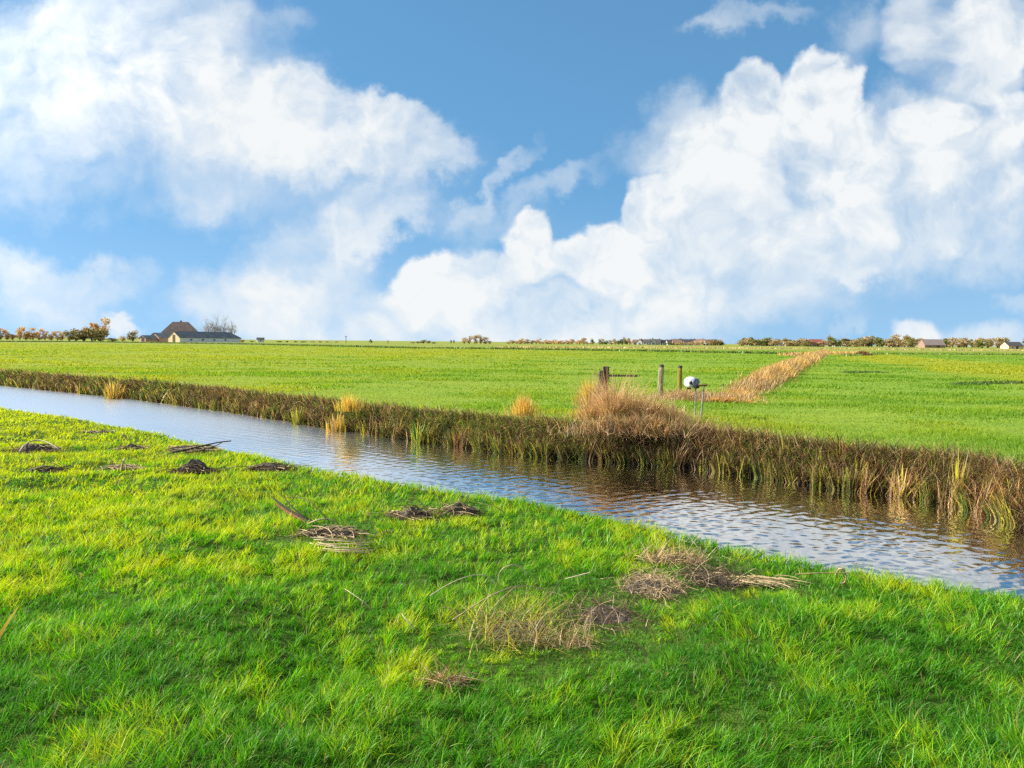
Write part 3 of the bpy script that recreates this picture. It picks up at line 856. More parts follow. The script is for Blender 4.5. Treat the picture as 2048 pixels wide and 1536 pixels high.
for px_, h_, n_, lb_ in [(1224, 1.12, 330, "tallest straw reeds rising out of the heap against the gate post"), (1260, 0.84, 330, "straw reeds standing in the middle of the bleached heap"),
                        (1302, 0.66, 300, "shorter straw reeds on the right shoulder of the bleached heap"), (1345, 0.48, 240, "low straw reeds at the foot of the pale round post"), (1184, 0.74, 240, "brown reeds leaning across the foot of the gate brace")]:
    clump("reed_tuft", px_, 846 + (px_ * 7) % 11 - 5, 0.0, n_, h_ * 1.40, 0.016, 0.22 + 0.25 * (1.1 - h_), 0.26, 1.25, {'straw': 4, 'tan': 5, 'rust': 0.4, 'brown': 0.5}, lb_, "reed tuft", 400 + px_)
mound(1262, 842, 2600, 1.30, 1.0, 0.48, {'tan': 5, 'straw': 4.5, 'rust': 0.5, 'brown': 0.5}, "large bleached tan heap of dead reeds beside the old gate", 301)
mound(1285, 870, 4200, 1.55, 0.50, 0.36, {'tan': 2, 'straw': 3, 'brown': 3, 'rust': 1.2, 'olive': 1, 'dark': 0.8}, "brown tangled litter spilling over the bank below the bleached reed heap", 302)
mound(1385, 800, 2600, 1.6, 1.3, 0.30, {'tan': 4, 'straw': 2, 'brown': 2}, "low greyish tan dead grass around the foot of the white drum's stand", 303, 0.014)

# ------------------------------------------------------------------ debris heaps on the near bank
def stems(rng, n, hw, hd, length, rad, weights, arch=0.3, zmax=0.1, az0=None, spread=1.2, lift=0.0):
    """loose bent stalks lying over one another, in the heap's own space"""
    L = []
    for i in range(n):
        a, q = rng.uniform(0, 6.28), (math.sqrt(rng.random()) if i % 3 else min(2.2, abs(rng.normal(0.9, 0.5))))
        x0, y0 = math.cos(a) * q * hw, math.sin(a) * q * hd
        az = (rng.uniform(0, 6.28) if az0 is None else az0 + rng.normal(0, spread))
        ln = length * rng.uniform(0.4, 1.2)
        t = np.linspace(-0.5, 0.5, 7)
        bend = rng.normal(0, 0.35)
        k = t * ln
        X = x0 + np.cos(az + bend * t * 2) * k
        Y = y0 + np.sin(az + bend * t * 2) * k
        zb = max(0.0, zmax * (1 - q)) * rng.random() + (0.05 * rng.random() if q > 1 else 0)
        Zz = 0.012 + zb + arch * ln * (0.25 - t ** 2) * rng.random() + max(0, lift * rng.normal()) * (t + 0.5) * ln
        col = PALA[rng.choice(list(weights), p=np.array(list(weights.values()), float) / sum(weights.values()))] * rng.uniform(0.7, 1.2)
        col = (col * 0.72 + col.mean() * 0.28) * np.array([0.95, 0.95, 0.82])            # weathered grey
        L.append((np.stack([X, Y, np.maximum(Zz, 0.008)], 1), rad * rng.uniform(0.5, 1.2) * (1 - 0.6 * (t + 0.5)), np.minimum(col, 0.85)))
    return L

def soil_mesh(seed, hw, hd, h):
    n, k = 34, 22
    a = np.linspace(0, 2 * math.pi, n, endpoint=False)
    q = np.linspace(0, 1, k)
    A, Q = np.meshgrid(a, q, indexing='ij')
    rimv = 0.25 + 1.25 * fbm(np.cos(A) * 2.2 + seed, np.sin(A) * 2.2, seed, 4)
    X, Y = np.cos(A) * Q * hw * rimv, np.sin(A) * Q * hd * rimv
    Z = h * (1 - Q ** 2) * (0.25 + 1.2 * fbm(X * 6 + seed, Y * 6, seed + 1, 3)) + 0.25 * h * (fbm(X * 22, Y * 22, seed + 2, 2) - 0.5) - 0.03 * Q ** 4
    idx = np.arange(n * k).reshape(n, k)
    nx = np.roll(idx, -1, axis=0)
    f = np.stack([idx[:, :-1], idx[:, 1:], nx[:, 1:], nx[:, :-1]], axis=-1).reshape(-1, 4)
    return np.stack([X, Y, Z - 0.004], -1).reshape(-1, 3), f

def heap(key, label, seed, h, n, length, rad, weights, arch=0.3, soil=True, az0=None, spread=1.2, lift=0.0, name="debris_heap", cat="debris heap", extra=None, blade_n=0):
    p, hw, hd = SPOTS[key]
    z = float(ground_z(np.array([p[0]]), np.array([p[1]]))[0])
    o = thing(name, (p[0], p[1], z), label, cat)
    r = np.random.default_rng(seed)
    if soil:
        v, f = soil_mesh(seed, hw, hd, h)
        mesh_obj("soil", v, f, M_SOIL, o, smooth=True)
    L = stems(r, n, hw, hd, length, rad, weights, arch, h, az0, spread, lift)
    v, f, c = tubes(L, 4)
    mesh_obj("stalks", v, f, M_STEM, o, cols=c)
    if blade_n:
        a, q = r.uniform(0, 6.28, blade_n), np.sqrt(r.random(blade_n))
        P = np.stack([np.cos(a) * q * hw * 1.1, np.sin(a) * q * hd * 1.1, np.zeros(blade_n)], 1)
        v, f, c = blades(P, length * r.uniform(0.4, 1.0, blade_n), rad * 2.2, r.uniform(0, 6.28, blade_n), np.abs(r.normal(0.7, 0.4, blade_n)), r.uniform(0.2, 1.2, blade_n),
                         pick(r, blade_n, weights), 4, r, basecol=0.9)
        mesh_obj("dead_leaves", v, f, M_REED, o, cols=c)
    for nm, fn in (extra or []):
        v, f, c = fn(r, o)
        mesh_obj(nm, v, f, M_STEM, o, cols=c)
    return o

def local(o, px, py, z):
    q = G(px, py, o.location.z + z)
    return np.array([q[0] - o.location.x, q[1] - o.location.y, z])
def curve(o, pts, rad, col, taper=0.4, n=12):
    """a stalk through photograph points (px, py, height above the turf)"""
    P = np.array([local(o, *q) for q in pts])
    t = np.linspace(0, 1, len(P))
    tt = np.linspace(0, 1, n)
    if len(P) > 2:
        # Catmull-like smoothing through numpy polynomial
        deg = min(3, len(P) - 1)
        Q = np.stack([np.polyval(np.polyfit(t, P[:, i], deg), tt) for i in range(3)], 1)
    else:
        Q = np.stack([np.interp(tt, t, P[:, i]) for i in range(3)], 1)
    return (Q, rad * (1 - taper * tt), np.array(col))
MIXB = {'brown': 4, 'dark': 3, 'straw': 2, 'tan': 2}
MIXT = {'tan': 4, 'straw': 4, 'brown': 1, 'yellow': 1}
DK = (0.06, 0.04, 0.03)
PALE = (0.55, 0.46, 0.30)
def ex_curves(items):
    return lambda r, o: tubes([curve(o, *i) for i in items], 5)
heap('grey_mound', "low grey mound with a bent pale stalk at the far left edge", 401, 0.13, 160, 0.4, 0.006, MIXB,
     extra=[("bent_stalk", ex_curves([([(35, 908, 0.02), (75, 880, 0.18), (110, 893, 0.10), (122, 901, 0.02)], 0.012, PALE), ([(10, 880, 0.3), (30, 900, 0.02)], 0.007, (0.35, 0.3, 0.1))]))])
heap('flat_small', "small flat brown heap behind the dark mound, left of the twig pile", 402, 0.10, 120, 0.35, 0.007, MIXB)
heap('brown_flat', "faint brown patch of litter nearest the white water on the left", 403, 0.07, 30, 0.35, 0.008, MIXB)
heap('twig', "twig pile with long dark branches reaching right towards the water", 404, 0.10, 60, 0.5, 0.008, MIXB,
     extra=[("branches", ex_curves([([(345, 905, 0.03), (400, 893, 0.12), (430, 886, 0.16), (462, 882, 0.14)], 0.016, DK), ([(370, 905, 0.03), (415, 897, 0.1), (445, 884, 0.2)], 0.012, (0.16, 0.1, 0.06)),
                                    ([(350, 898, 0.04), (440, 893, 0.10)], 0.010, PALE)]))])
heap('dark_flat', "flat dark heap below the grey mound at the far left", 405, 0.09, 50, 0.4, 0.008, {'dark': 3, 'brown': 2, 'straw': 1}, lift=0.2)
heap('pale_mid', "sparse heap with one pale upright tuft between the flat dark heap and the dark mound", 406, 0.07, 60, 0.4, 0.007, MIXT,
     extra=[("pale_tuft", ex_curves([([(243, 942, 0.0), (246, 925, 0.18), (250, 918, 0.22)], 0.02, PALE), ([(251, 944, 0.0), (253, 930, 0.16)], 0.014, PALE)]))])
heap('dark_mound', "dark rounded mound of soil and roots in the row on the left", 407, 0.17, 260, 0.32, 0.006, {'dark': 3, 'brown': 3, 'tan': 1})
heap('long_dark', "long flat dark heap right of the rounded mound", 408, 0.10, 180, 0.35, 0.006, {'dark': 3, 'brown': 2, 'tan': 1})
RB = (0.26, 0.10, 0.05)
heap('rhizome', "uprooted reed clump with brown stalks pointing up left and a pale sheaf lying right", 409, 0.10, 150, 0.30, 0.005, {'tan': 3, 'brown': 3, 'dark': 2, 'straw': 2},
     extra=[("brown_stalks", ex_curves([([(622, 1045, 0.06), (582, 1022, 0.14), (545, 995, 0.24)], 0.016, DK), ([(618, 1046, 0.05), (580, 1026, 0.11), (553, 1008, 0.17)], 0.017, RB),
                                        ([(628, 1044, 0.06), (595, 1024, 0.15), (568, 994, 0.26)], 0.011, DK), ([(620, 1048, 0.04), (585, 1031, 0.08), (560, 1014, 0.13)], 0.013, (0.40, 0.18, 0.10)),
                                        ([(660, 1045, 0.06), (630, 1012, 0.22), (605, 997, 0.27), (572, 995, 0.26)], 0.006, (0.14, 0.09, 0.04))])),
            ("pale_root", ex_curves([([(616, 1048, 0.06), (635, 1040, 0.11), (655, 1037, 0.12), (672, 1044, 0.07)], 0.009, (0.55, 0.46, 0.27)),
                                     ([(625, 1052, 0.05), (655, 1058, 0.09), (664, 1072, 0.05), (650, 1085, 0.02)], 0.005, (0.50, 0.36, 0.22))])),
            ("pale_sheaf", ex_curves([([(628 + 9 * math.sin(k * 2.1), 1074 + k * 2.0 + 4 * math.sin(k * 5.3), 0.05 + 0.02 * math.sin(k * 3.7)), (690, 1078 + k * 2.1 + 3 * math.sin(k * 1.9), 0.07), (738 + 14 * math.sin(k * 4.4), 1074 + k * 2.4 + 5 * math.sin(k * 2.9), 0.05 + 0.03 * math.sin(k * 1.3))],
                                      0.0045 + 0.003 * abs(math.sin(k * 7.7)), np.array((0.52, 0.41, 0.24)) * (0.65 + 0.4 * abs(math.sin(k * 3.3)))) for k in range(14)]))])
heap('twin_left', "brown root heap left of its twin, middle of the near bank", 410, 0.11, 130, 0.32, 0.005, MIXB, lift=0.3)
heap('twin_right', "brown root heap nearest the water, right twin with pale stems in front", 411, 0.15, 150, 0.32, 0.005, {'brown': 4, 'tan': 3, 'dark': 2}, lift=0.3)
heap('bare_soil', "bare dark soil patch with torn roots in the foreground heap", 412, 0.02, 200, 0.18, 0.0022, {'dark': 3, 'brown': 4, 'tan': 2}, lift=0.5, blade_n=120)
heap('clod', "pale brown earth clod on top of the foreground heap", 413, 0.06, 420, 0.16, 0.0022, {'tan': 4, 'brown': 3, 'straw': 1}, lift=0.5, blade_n=160)
heap('dark_twig', "dark tangle of twigs right of the brown clod", 414, 0.03, 320, 0.24, 0.0028, {'dark': 4, 'brown': 2, 'tan': 1}, lift=0.5)
heap('pale_bundle', "pale grey bundle of stalks lying at the right end of the foreground heap", 415, 0.04, 70, 0.42, 0.005, {'straw': 3, 'tan': 3, 'olive': 2}, az0=R(-25), spread=0.16, soil=False)
heap('straw_tuft', "dry straw tuft with upright stems lowest in the foreground heap", 416, 0.02, 70, 0.22, 0.0018, MIXT, soil=False, lift=0.9, blade_n=150)
heap('shade_hollow', "shaded hollow of arching yellow straw at the left of the foreground heap", 417, 0.03, 46, 0.42, 0.0024, {'tan': 1, 'straw': 2, 'yellow': 3, 'brown': 2, 'olive': 3, 'green': 2}, arch=1.1, lift=0.3, blade_n=420)
heap('brown_litter', "small brown litter patch lowest of all near the bottom centre", 418, 0.02, 80, 0.22, 0.0022, {'brown': 3, 'tan': 2, 'rust': 2}, blade_n=90)
heap('upright_tuft', "tuft of short upright pale stems behind the brown clod", 419, 0.05, 110, 0.24, 0.003, MIXT, lift=0.7, blade_n=200)

def loose(name, pts, rad, col, label, cat="stalk"):
    p = G(pts[0][0], pts[0][1], 0.05)
    z = float(ground_z(np.array([p[0]]), np.array([p[1]]))[0])
    o = thing(name, (p[0], p[1], z), label, cat)
    v, f, c = tubes([curve(o, pts, rad, col, 0.3, 24)], 5)
    bpy.data.objects.remove(o)
    q = mesh_obj(name, v, f, M_STEM, cols=c, smooth=True)
    q.location = (p[0], p[1], z)
    return meta(q, label, cat)
loose("dry_stalk", [(860, 1192, 0.12), (920, 1158, 0.24), (965, 1150, 0.26), (990, 1168, 0.2)], 0.0042, PALE, "arched pale stalk left of the foreground heap")
loose("dry_stalk", [(1000, 1172, 0.1), (1003, 1140, 0.26), (1030, 1130, 0.30), (1055, 1150, 0.2)], 0.004, PALE, "thin hooked stalk standing above the arching straw")
loose("dry_stalk", [(1130, 1158, 0.15), (1180, 1145, 0.22), (1150, 1154, 0.17)], 0.004, PALE, "short straight pale stalk behind the bare soil patch")
loose("dry_stalk", [(905, 1240, 0.10), (985, 1190, 0.24), (1040, 1172, 0.22), (1090, 1180, 0.10)], 0.0048, (0.5, 0.38, 0.2), "longest straw stem arching over the yellow straw hollow")
loose("dry_stalk", [(690, 1178, 0.2), (725, 1202, 0.16), (745, 1220, 0.08)], 0.003, PALE, "thin pale stem below the uprooted reed clump")
loose("dry_stalk", [(804, 1228, 0.18), (815, 1242, 0.15), (830, 1258, 0.10)], 0.0045, PALE, "short thick pale stalk standing alone left of the straw hollow")
loose("dry_stalk", [(1590, 1149, 0.12), (1640, 1146, 0.14), (1700, 1146, 0.14)], 0.006, (0.5, 0.36, 0.16), "long straight straw lying near the water on the right")
loose("dry_stalk", [(1672, 1150, 0.10), (1685, 1138, 0.18), (1692, 1155, 0.1), (1680, 1168, 0.06)], 0.008, (0.48, 0.32, 0.18), "curled brown stalk at the right end of the long straw")
def yellow_leaf():
    p = G(-6, 1318, 0.05)
    v, f, c = blades(np.zeros((1, 3)), np.array([0.27]), np.array([0.022]), np.array([R(5)]), np.array([0.45]), np.array([0.2]), np.array([[0.8, 0.55, 0.10]]), 6, face=np.array([R(20)]))
    o = mesh_obj("yellow_leaf", v, f, M_REED, cols=c)
    o.location = (p[0], p[1], float(ground_z(p[0:1], p[1:2])[0]) + 0.06)
    meta(o, "broad yellow leaf sticking out of the grass at the left picture edge", "leaf")
yellow_leaf()

# ------------------------------------------------------------------ posts, old gate, drum
M_WOOD_D = plain_mat("weathered_wood_dark", (0.045, 0.040, 0.034), (0.16, 0.14, 0.11), 16, 0.9, 0.7, (1, 1, 0.15))
M_WOOD_L = plain_mat("weathered_wood_pale", (0.20, 0.17, 0.10), (0.40, 0.34, 0.20), 14, 0.9, 0.6, (1, 1, 0.12))
M_WOOD_Y = plain_mat("algae_wood", (0.16, 0.13, 0.02), (0.34, 0.27, 0.05), 14, 0.9, 0.6, (1, 1, 0.12))
M_METAL = plain_mat("galvanised_pipe", (0.20, 0.20, 0.20), (0.34, 0.33, 0.31), 20, 0.55, 0.1)
M_RUST = plain_mat("rusty_iron", (0.10, 0.045, 0.025), (0.22, 0.10, 0.05), 24, 0.8, 0.3)
M_WHITE = plain_mat("white_plastic", (0.62, 0.64, 0.66), (0.80, 0.80, 0.80), 5, 0.4, 0.0, spec=0.5)
M_BLUEGREY = plain_mat("bluegrey_panel", (0.13, 0.16, 0.24), (0.22, 0.25, 0.33), 8, 0.5, 0.05)
M_BLACK = plain_mat("black_rubber", (0.015, 0.015, 0.017), (0.04, 0.04, 0.045), 12, 0.6, 0.1)

def pole_mesh(h, r0, r1, seed, sides=14, top=0.012, bend=0.02):
    r = np.random.default_rng(seed)
    k = 14
    z = np.linspace(-0.3, h, k)
    bx, by = r.normal(0, bend), r.normal(0, bend)
    V = []
    for i, zz in enumerate(z):
        t = (zz + 0.3) / (h + 0.3)
        rad = r0 + (r1 - r0) * t
        if i == k - 1:
            rad *= 0.86
        a = np.linspace(0, 2 * math.pi, sides, endpoint=False)
        rr_ = rad * (1 + 0.06 * np.sin(a * 3 + seed) + 0.03 * r.normal(size=sides))
        V += [(math.cos(q) * w + bx * math.sin(t * 3) * 1, math.sin(q) * w + by * math.sin(t * 3), zz + (r.normal() * top if i == k - 1 else 0)) for q, w in zip(a, rr_)]
    F = []
    for i in range(k - 1):
        for j in range(sides):
            a0, a1 = i * sides + j, i * sides + (j + 1) % sides
            F.append([a0, a1, a1 + sides, a0 + sides])
    F.append([(k - 1) * sides + j for j in range(sides)])
    return V, F

def post(name, px, pyb, pyt, wpx, mat, label, seed, capmat=None):
    p = G(px, pyb, 0.0)
    top = AT(px, pyt, p[1])
    h, rad = top[2], 0.5 * wpx * p[1] / F_PX
    o = thing(name, (p[0], p[1], 0.0), label, "post")
    V, F = pole_mesh(h - 0.06, rad, rad * 0.95, seed)
    mesh_obj("shaft", V, F, mat, o, smooth=False)
    V, F = pole_mesh(0.07, rad * 0.97, rad * 0.90, seed + 1, bend=0.0)
    V = [(x, y, max(z, -0.01) + h - 0.058) for x, y, z in V]
    mesh_obj("weathered_end", V, F, capmat or M_WOOD_D, o, smooth=False)
    return o, p, h
post("round_post", 1322, 797, 730, 11.5, M_WOOD_L, "pale round wooden post, the left and taller of the pair in the field", 501)
post("round_post", 1359, 788, 732, 10.0, M_WOOD_Y, "yellowish round wooden post nearest the white drum", 502)

def beam(p0, p1, w, d, seed, ends=0.0):
    """a weathered square timber between two points (local)"""
    r = np.random.default_rng(seed)
    p0, p1 = np.array(p0, float), np.array(p1, float)
    ax = p1 - p0
    L = np.linalg.norm(ax)
    ax /= L
    s = np.cross(ax, (0, 1, 0.01))
    s /= np.linalg.norm(s)
    u = np.cross(ax, s)
    V, F, k = [], [], 8
    for i in range(k):
        c = p0 + ax * L * i / (k - 1)
        for a, b in ((-1, -1), (-.82, -1), (.82, -1), (1, -1), (1, 1), (.82, 1), (-.82, 1), (-1, 1)):
            e = 1 + 0.06 * r.normal()
            V.append(c + s * a * w / 2 * e + u * b * d / 2 * (1 + 0.06 * r.normal()))
    for i in range(k - 1):
        for j in range(8):
            a0, a1 = i * 8 + j, i * 8 + (j + 1) % 8
            F.append([a0, a1, a1 + 8, a0 + 8])
    F += [[7, 6, 5, 4, 3, 2, 1, 0], [(k - 1) * 8 + j for j in range(8)]]
    return V, F
gp = G(1212, 836, 0.0)
gd = gp[1]
def gl(px, py, dd=0.0):
    q = AT(px, py, gd + dd)
    return (q[0] - gp[0], q[1] - gp[1], q[2])
gate = thing("old_gate", (gp[0], gp[1], 0), "derelict dark timber gate post with leaning brace and rail on the channel bank", "gate")
V, F = beam((0, 0, -0.3), gl(1212, 733), 0.15, 0.15, 511)
mesh_obj("post", V, F, M_WOOD_D, gate)
V, F = beam(gl(1199, 800, -0.16), gl(1203, 741, -0.16), 0.10, 0.10, 512)
mesh_obj("short_post", V, F, M_WOOD_D, gate)
V, F = beam(gl(1174, 846, -0.3), gl(1207, 752, -0.1), 0.13, 0.10, 513)
mesh_obj("leaning_brace", V, F, M_WOOD_D, gate)
V, F = beam(gl(1196, 751, 0.02), gl(1275, 752, 0.02), 0.05, 0.04, 514)
mesh_obj("rail", V, F, M_WOOD_D, gate)
V, F = beam(gl(1211, 840, -0.2), gl(1216, 786, -0.2), 0.10, 0.08, 515)
mesh_obj("stump_post", V, F, plain_mat("split_wood", (0.16, 0.10, 0.06), (0.30, 0.19, 0.11), 18, 0.9, 0.6, (1, 1, 0.2)), gate, )

def lathe(profile, sides=28, axis='y'):
    V, F = [], []
    for (r_, t) in profile:
        for j in range(sides):
            a = 2 * math.pi * j / sides
            c, s_ = math.cos(a) * r_, math.sin(a) * r_
            V.append((c, t, s_) if axis == 'y' else (c, s_, t))
    k = len(profile)
    for i in range(k - 1):
        for j in range(sides):
            a0, a1 = i * sides + j, i * sides + (j + 1) % sides
            F.append([a0, a1, a1 + sides, a0 + sides])
    F.append([j for j in range(sides)][::-1])
    F.append([(k - 1) * sides + j for j in range(sides)])
    return V, F
dp = G(1388, 836, 0.0)
dq = AT(1383, 765, dp[1])
rad = 0.5 * 23 * dp[1] / F_PX
drum = thing("drinking_pump", (dp[0], dp[1], 0), "round white drum with a blue-grey front and black spout on a thin iron stand", "cattle pump")
cx, cz = dq[0] - dp[0], dq[2]
def put(V, dx, dy, dz, rz=0.0):
    c, s_ = math.cos(rz), math.sin(rz)
    return [(x * c - y * s_ + dx, x * s_ + y * c + dy, z + dz) for x, y, z in V]
prof = [(rad * 0.55, -0.15), (rad * 0.80, -0.135), (rad * 0.95, -0.09), (rad, -0.02), (rad, 0.10), (rad * 0.92, 0.17), (rad * 0.6, 0.21)]
V, F = lathe(prof)
mesh_obj("drum", put(V, cx, 0, cz, R(14)), F, M_WHITE, drum, smooth=True)
V, F = lathe([(rad * 0.66, -0.20), (rad * 0.72, -0.19), (rad * 0.74, -0.06)], 6)
fp = mesh_obj("front_panel", put(V, cx + 0.035, -0.03, cz + 0.02, R(14)), F, M_BLUEGREY, drum)
V, F = lathe([(rad * 0.30, -0.26), (rad * 0.36, -0.25), (rad * 0.40, -0.12)], 14)
mesh_obj("spout", put(V, cx + 0.05, 0, cz - rad * 0.62, R(14)), F, M_BLACK, drum)
V, F = lathe([(0.045, -0.20), (0.05, -0.19), (0.05, -0.13)], 12)
mesh_obj("filler_cap", put(V, cx - rad * 0.55, 0, cz + 0.0, R(14)), F, M_BLACK, drum)
v, f, c = tubes([(np.array([(cx - rad * 0.8, -0.05, cz - rad * 1.02), (cx - 0.02, -0.05, cz - rad * 0.98)]), np.array([0.03, 0.03]), (0.1, 0.05, 0.03))], 8)
mesh_obj("bracket", v, f, M_RUST, drum)
e = AT(1390, 836, dp[1])
v, f, c = tubes([(np.array([(0.03, 0, -0.2), (0.03, 0, cz - rad * 0.9)]), np.array([0.018, 0.018]), (1, 1, 1))], 8)
mesh_obj("stand", v, f, M_METAL, drum)
sp = G(1401, 838, 0.0)
stake = thing("iron_stake", (sp[0], sp[1], 0), "thin leaning iron stake with a short crossbar right of the white drum", "stake")
tp = AT(1408, 771, sp[1]) - np.array([sp[0], sp[1], 0])
v, f, c = tubes([(np.array([(0, 0, -0.2), tuple(tp)]), np.array([0.026, 0.022]), (1, 1, 1))], 8)
mesh_obj("rod", v, f, M_METAL, stake)
b0, b1 = AT(1394, 771, sp[1]) - np.array([sp[0], sp[1], 0]), AT(1414, 770, sp[1]) - np.array([sp[0], sp[1], 0])
v, f, c = tubes([(np.array([b0, b1]), np.array([0.024, 0.024]), (1, 1, 1))], 8)
mesh_obj("crossbar", v + np.array([0, -0.05, 0]), f, M_RUST, stake)

# ------------------------------------------------------------------ farm
M_ROOF_BR = plain_mat("brown_thatch", (0.21, 0.145, 0.115), (0.34, 0.24, 0.195), 0.9, 0.95, 0.4, (1, 1, 2))
M_SLATE = plain_mat("dark_sheet_roof", (0.10, 0.11, 0.12), (0.19, 0.195, 0.20), 0.8, 0.8, 0.3, (0.4, 1, 1))
M_CREAM = plain_mat("cream_render", (0.62, 0.48, 0.30), (0.74, 0.58, 0.38), 1.5, 0.9, 0.1)
M_PINK = plain_mat("pale_brick", (0.46, 0.27, 0.19), (0.60, 0.38, 0.28), 2.0, 0.9, 0.1)
M_WWALL = plain_mat("white_wall", (0.62, 0.63, 0.63), (0.74, 0.74, 0.72), 1.5, 0.9, 0.1)
M_GREYW = plain_mat("weathered_white_wall", (0.40, 0.40, 0.39), (0.52, 0.51, 0.49), 1.5, 0.9, 0.1)
M_DOOR = plain_mat("brown_door", (0.07, 0.045, 0.02), (0.12, 0.08, 0.04), 3, 0.7, 0.1)
M_DARKO = plain_mat("dark_opening", (0.03, 0.022, 0.02), (0.05, 0.035, 0.03), 3, 0.7, 0.0)
M_GLASS = plain_mat("window_glass", (0.05, 0.07, 0.09), (0.08, 0.10, 0.12), 2, 0.1, 0.0, spec=0.8)
M_BRICK = plain_mat("red_brick", (0.28, 0.17, 0.13), (0.38, 0.24, 0.19), 3, 0.9, 0.1)
M_TILE_R = plain_mat("orange_tiles", (0.26, 0.15, 0.11), (0.36, 0.22, 0.17), 2.5, 0.9, 0.2)
M_TILE_D = plain_mat("dark_tiles", (0.07, 0.065, 0.065), (0.13, 0.12, 0.12), 2.5, 0.9, 0.2)

def box(x0, x1, y0, y1, z0, z1):
    V = [(x0, y0, z0), (x1, y0, z0), (x1, y1, z0), (x0, y1, z0), (x0, y0, z1), (x1, y0, z1), (x1, y1, z1), (x0, y1, z1)]
    return V, [[0, 3, 2, 1], [4, 5, 6, 7], [0, 1, 5, 4], [1, 2, 6, 5], [2, 3, 7, 6], [3, 0, 4, 7]]
def boxes(bs):
    V, F = [], []
    for b in bs:
        v, f = box(*b)
        F += [[i + len(V) for i in q] for q in f]
        V += v
    return V, F
def gabled(name, loc, L, W, wh, rh, rz, wall, roof, label, cat, group=None, doors=(), windows=(), chimney=None, hip=0.0, over=0.35, gable_mat=None):
    """length L along local x, width W along y. doors/windows: (face, position, width, z0, height); face 'f' = -y side, 'g' = -x gable"""
    o = thing(name, loc, label, cat, group, rz)
    l, w = L / 2, W / 2
    V = [(-l, -w, 0), (l, -w, 0), (l, w, 0), (-l, w, 0), (-l, -w, wh), (l, -w, wh), (l, w, wh), (-l, w, wh), (-l, 0, wh + rh), (l, 0, wh + rh * (0.0 if hip else 1))]
    F = [[0, 1, 5, 4], [2, 3, 7, 6]]
    Fg = [[3, 0, 4, 8, 7]]
    Fe = [[1, 2, 6, 5]] if hip else [[1, 2, 6, 9, 5]]
    wo = mesh_obj("wall", V[:10] if not hip else V[:9] + [(l, 0, wh)], F + Fg + Fe, None, o, mats=[wall, gable_mat or wall], fmat=[0, 0, 1, 0])
    t = 0.22
    k = over * rh / w
    x0, x1 = -l - over, l + over
    V = []
    xr = l - hip if hip else x1
    for dz in (0.02, t):
        V += [(x0, -w - over, wh - k + dz), (x1, -w - over, wh - k + dz), (xr, 0, wh + rh + dz), (x0, 0, wh + rh + dz), (x1, w + over, wh - k + dz), (x0, w + over, wh - k + dz)]
    F = [[6, 7, 8, 9], [9, 8, 10, 11], [3, 2, 1, 0], [5, 4, 2, 3], [0, 1, 7, 6], [4, 5, 11, 10], [0, 6, 9, 3], [3, 9, 11, 5], [1, 2, 8, 7], [2, 4, 10, 8]]
    if hip:
        F += [[7, 10, 8], [1, 2, 4]]
    ro = mesh_obj("roof", V, F, roof, o)
    if chimney:
        cx_, cw = chimney
        v, f = box(cx_ - cw / 2, cx_ + cw / 2, -cw / 2, cw / 2, wh + rh * 0.6, wh + rh + 1.1)
        mesh_obj("chimney", v, f, M_BRICK, ro)
    def opening(nm, face, pos, wid, z0, hgt, mat, d=0.06):
        if face == 'f':
            v, f = box(pos - wid / 2, pos + wid / 2, -w - d, -w + 0.02, z0, z0 + hgt)
        else:
            v, f = box(-l - d, -l + 0.02, pos - wid / 2, pos + wid / 2, z0, z0 + hgt)
        return mesh_obj(nm, v, f, mat, o)
    for d_ in doors:
        opening("door", *d_[:5], d_[5] if len(d_) > 5 else M_DOOR)
    for q in windows:
        opening("window", *q, M_GLASS)
    return o
FD = 470.0
mpp = FD / F_PX                    # metres per photograph pixel at the farm
def at_ground(px, dist):
    q = AT(px, 685, dist)
    return (q[0], q[1], 0.0)
# scale check: ground at the farm's depth shows at this pixel row
def row(px, dist, z):              # photograph row of a point z metres up at that column/depth
    a, b = AT(px, 600, dist), AT(px, 800, dist)
    return 600 + 200 * (a[2] - z) / (a[2] - b[2])
def height_at(px, py, dist):
    return AT(px, py, dist)[2]
hb = lambda px, py, d=FD: height_at(px, py, d)
ang = R(-32)
# long barn: cream gable at px 337-358, body to px 478
gx0 = at_ground(348, FD)
Lb, Wb = 43.0, 11.0
c_, s_ = math.cos(R(57)), math.sin(R(57))
bc = (gx0[0] + c_ * Lb / 2, gx0[1] + s_ * Lb / 2 + 0, 0)
gabled("long_barn", bc, Lb, Wb, hb(348, 675), hb(348, 663) - hb(348, 675), R(57), M_WWALL, M_SLATE,
       "long low barn with dark roof and cream gable end", "barn", gable_mat=M_CREAM, hip=4.0,
       doors=[('g', 0.0, 2.6, 0.0, 4.2)], windows=[('f', x_, 1.6, 1.0, 0.9) for x_ in (-14, -6, 2, 10)])
q = at_ground(308, FD + 6)
gabled("brick_barn", (q[0] + 4.6, q[1] + 7.1, 0), 17, 10.5, hb(308, 675, FD + 6), hb(308, 666, FD + 6) - hb(308, 675, FD + 6), R(57), M_PINK, M_SLATE,
       "small pink brick barn between the long barn and the open shed", "barn", doors=[('g', 0.3, 1.7, 0.2, 4.4, M_DARKO)])
q = at_ground(284, FD)
gabled("open_shed", (q[0] + 3, q[1] + 2, 0), 8, 6.5, hb(284, 677), hb(284, 671) - hb(284, 677), R(57), M_PINK, M_SLATE,
       "small shed with a large dark opening, leftmost of the farm buildings", "shed", doors=[('g', -0.6, 3.0, 0.0, 2.8, M_DARKO)])
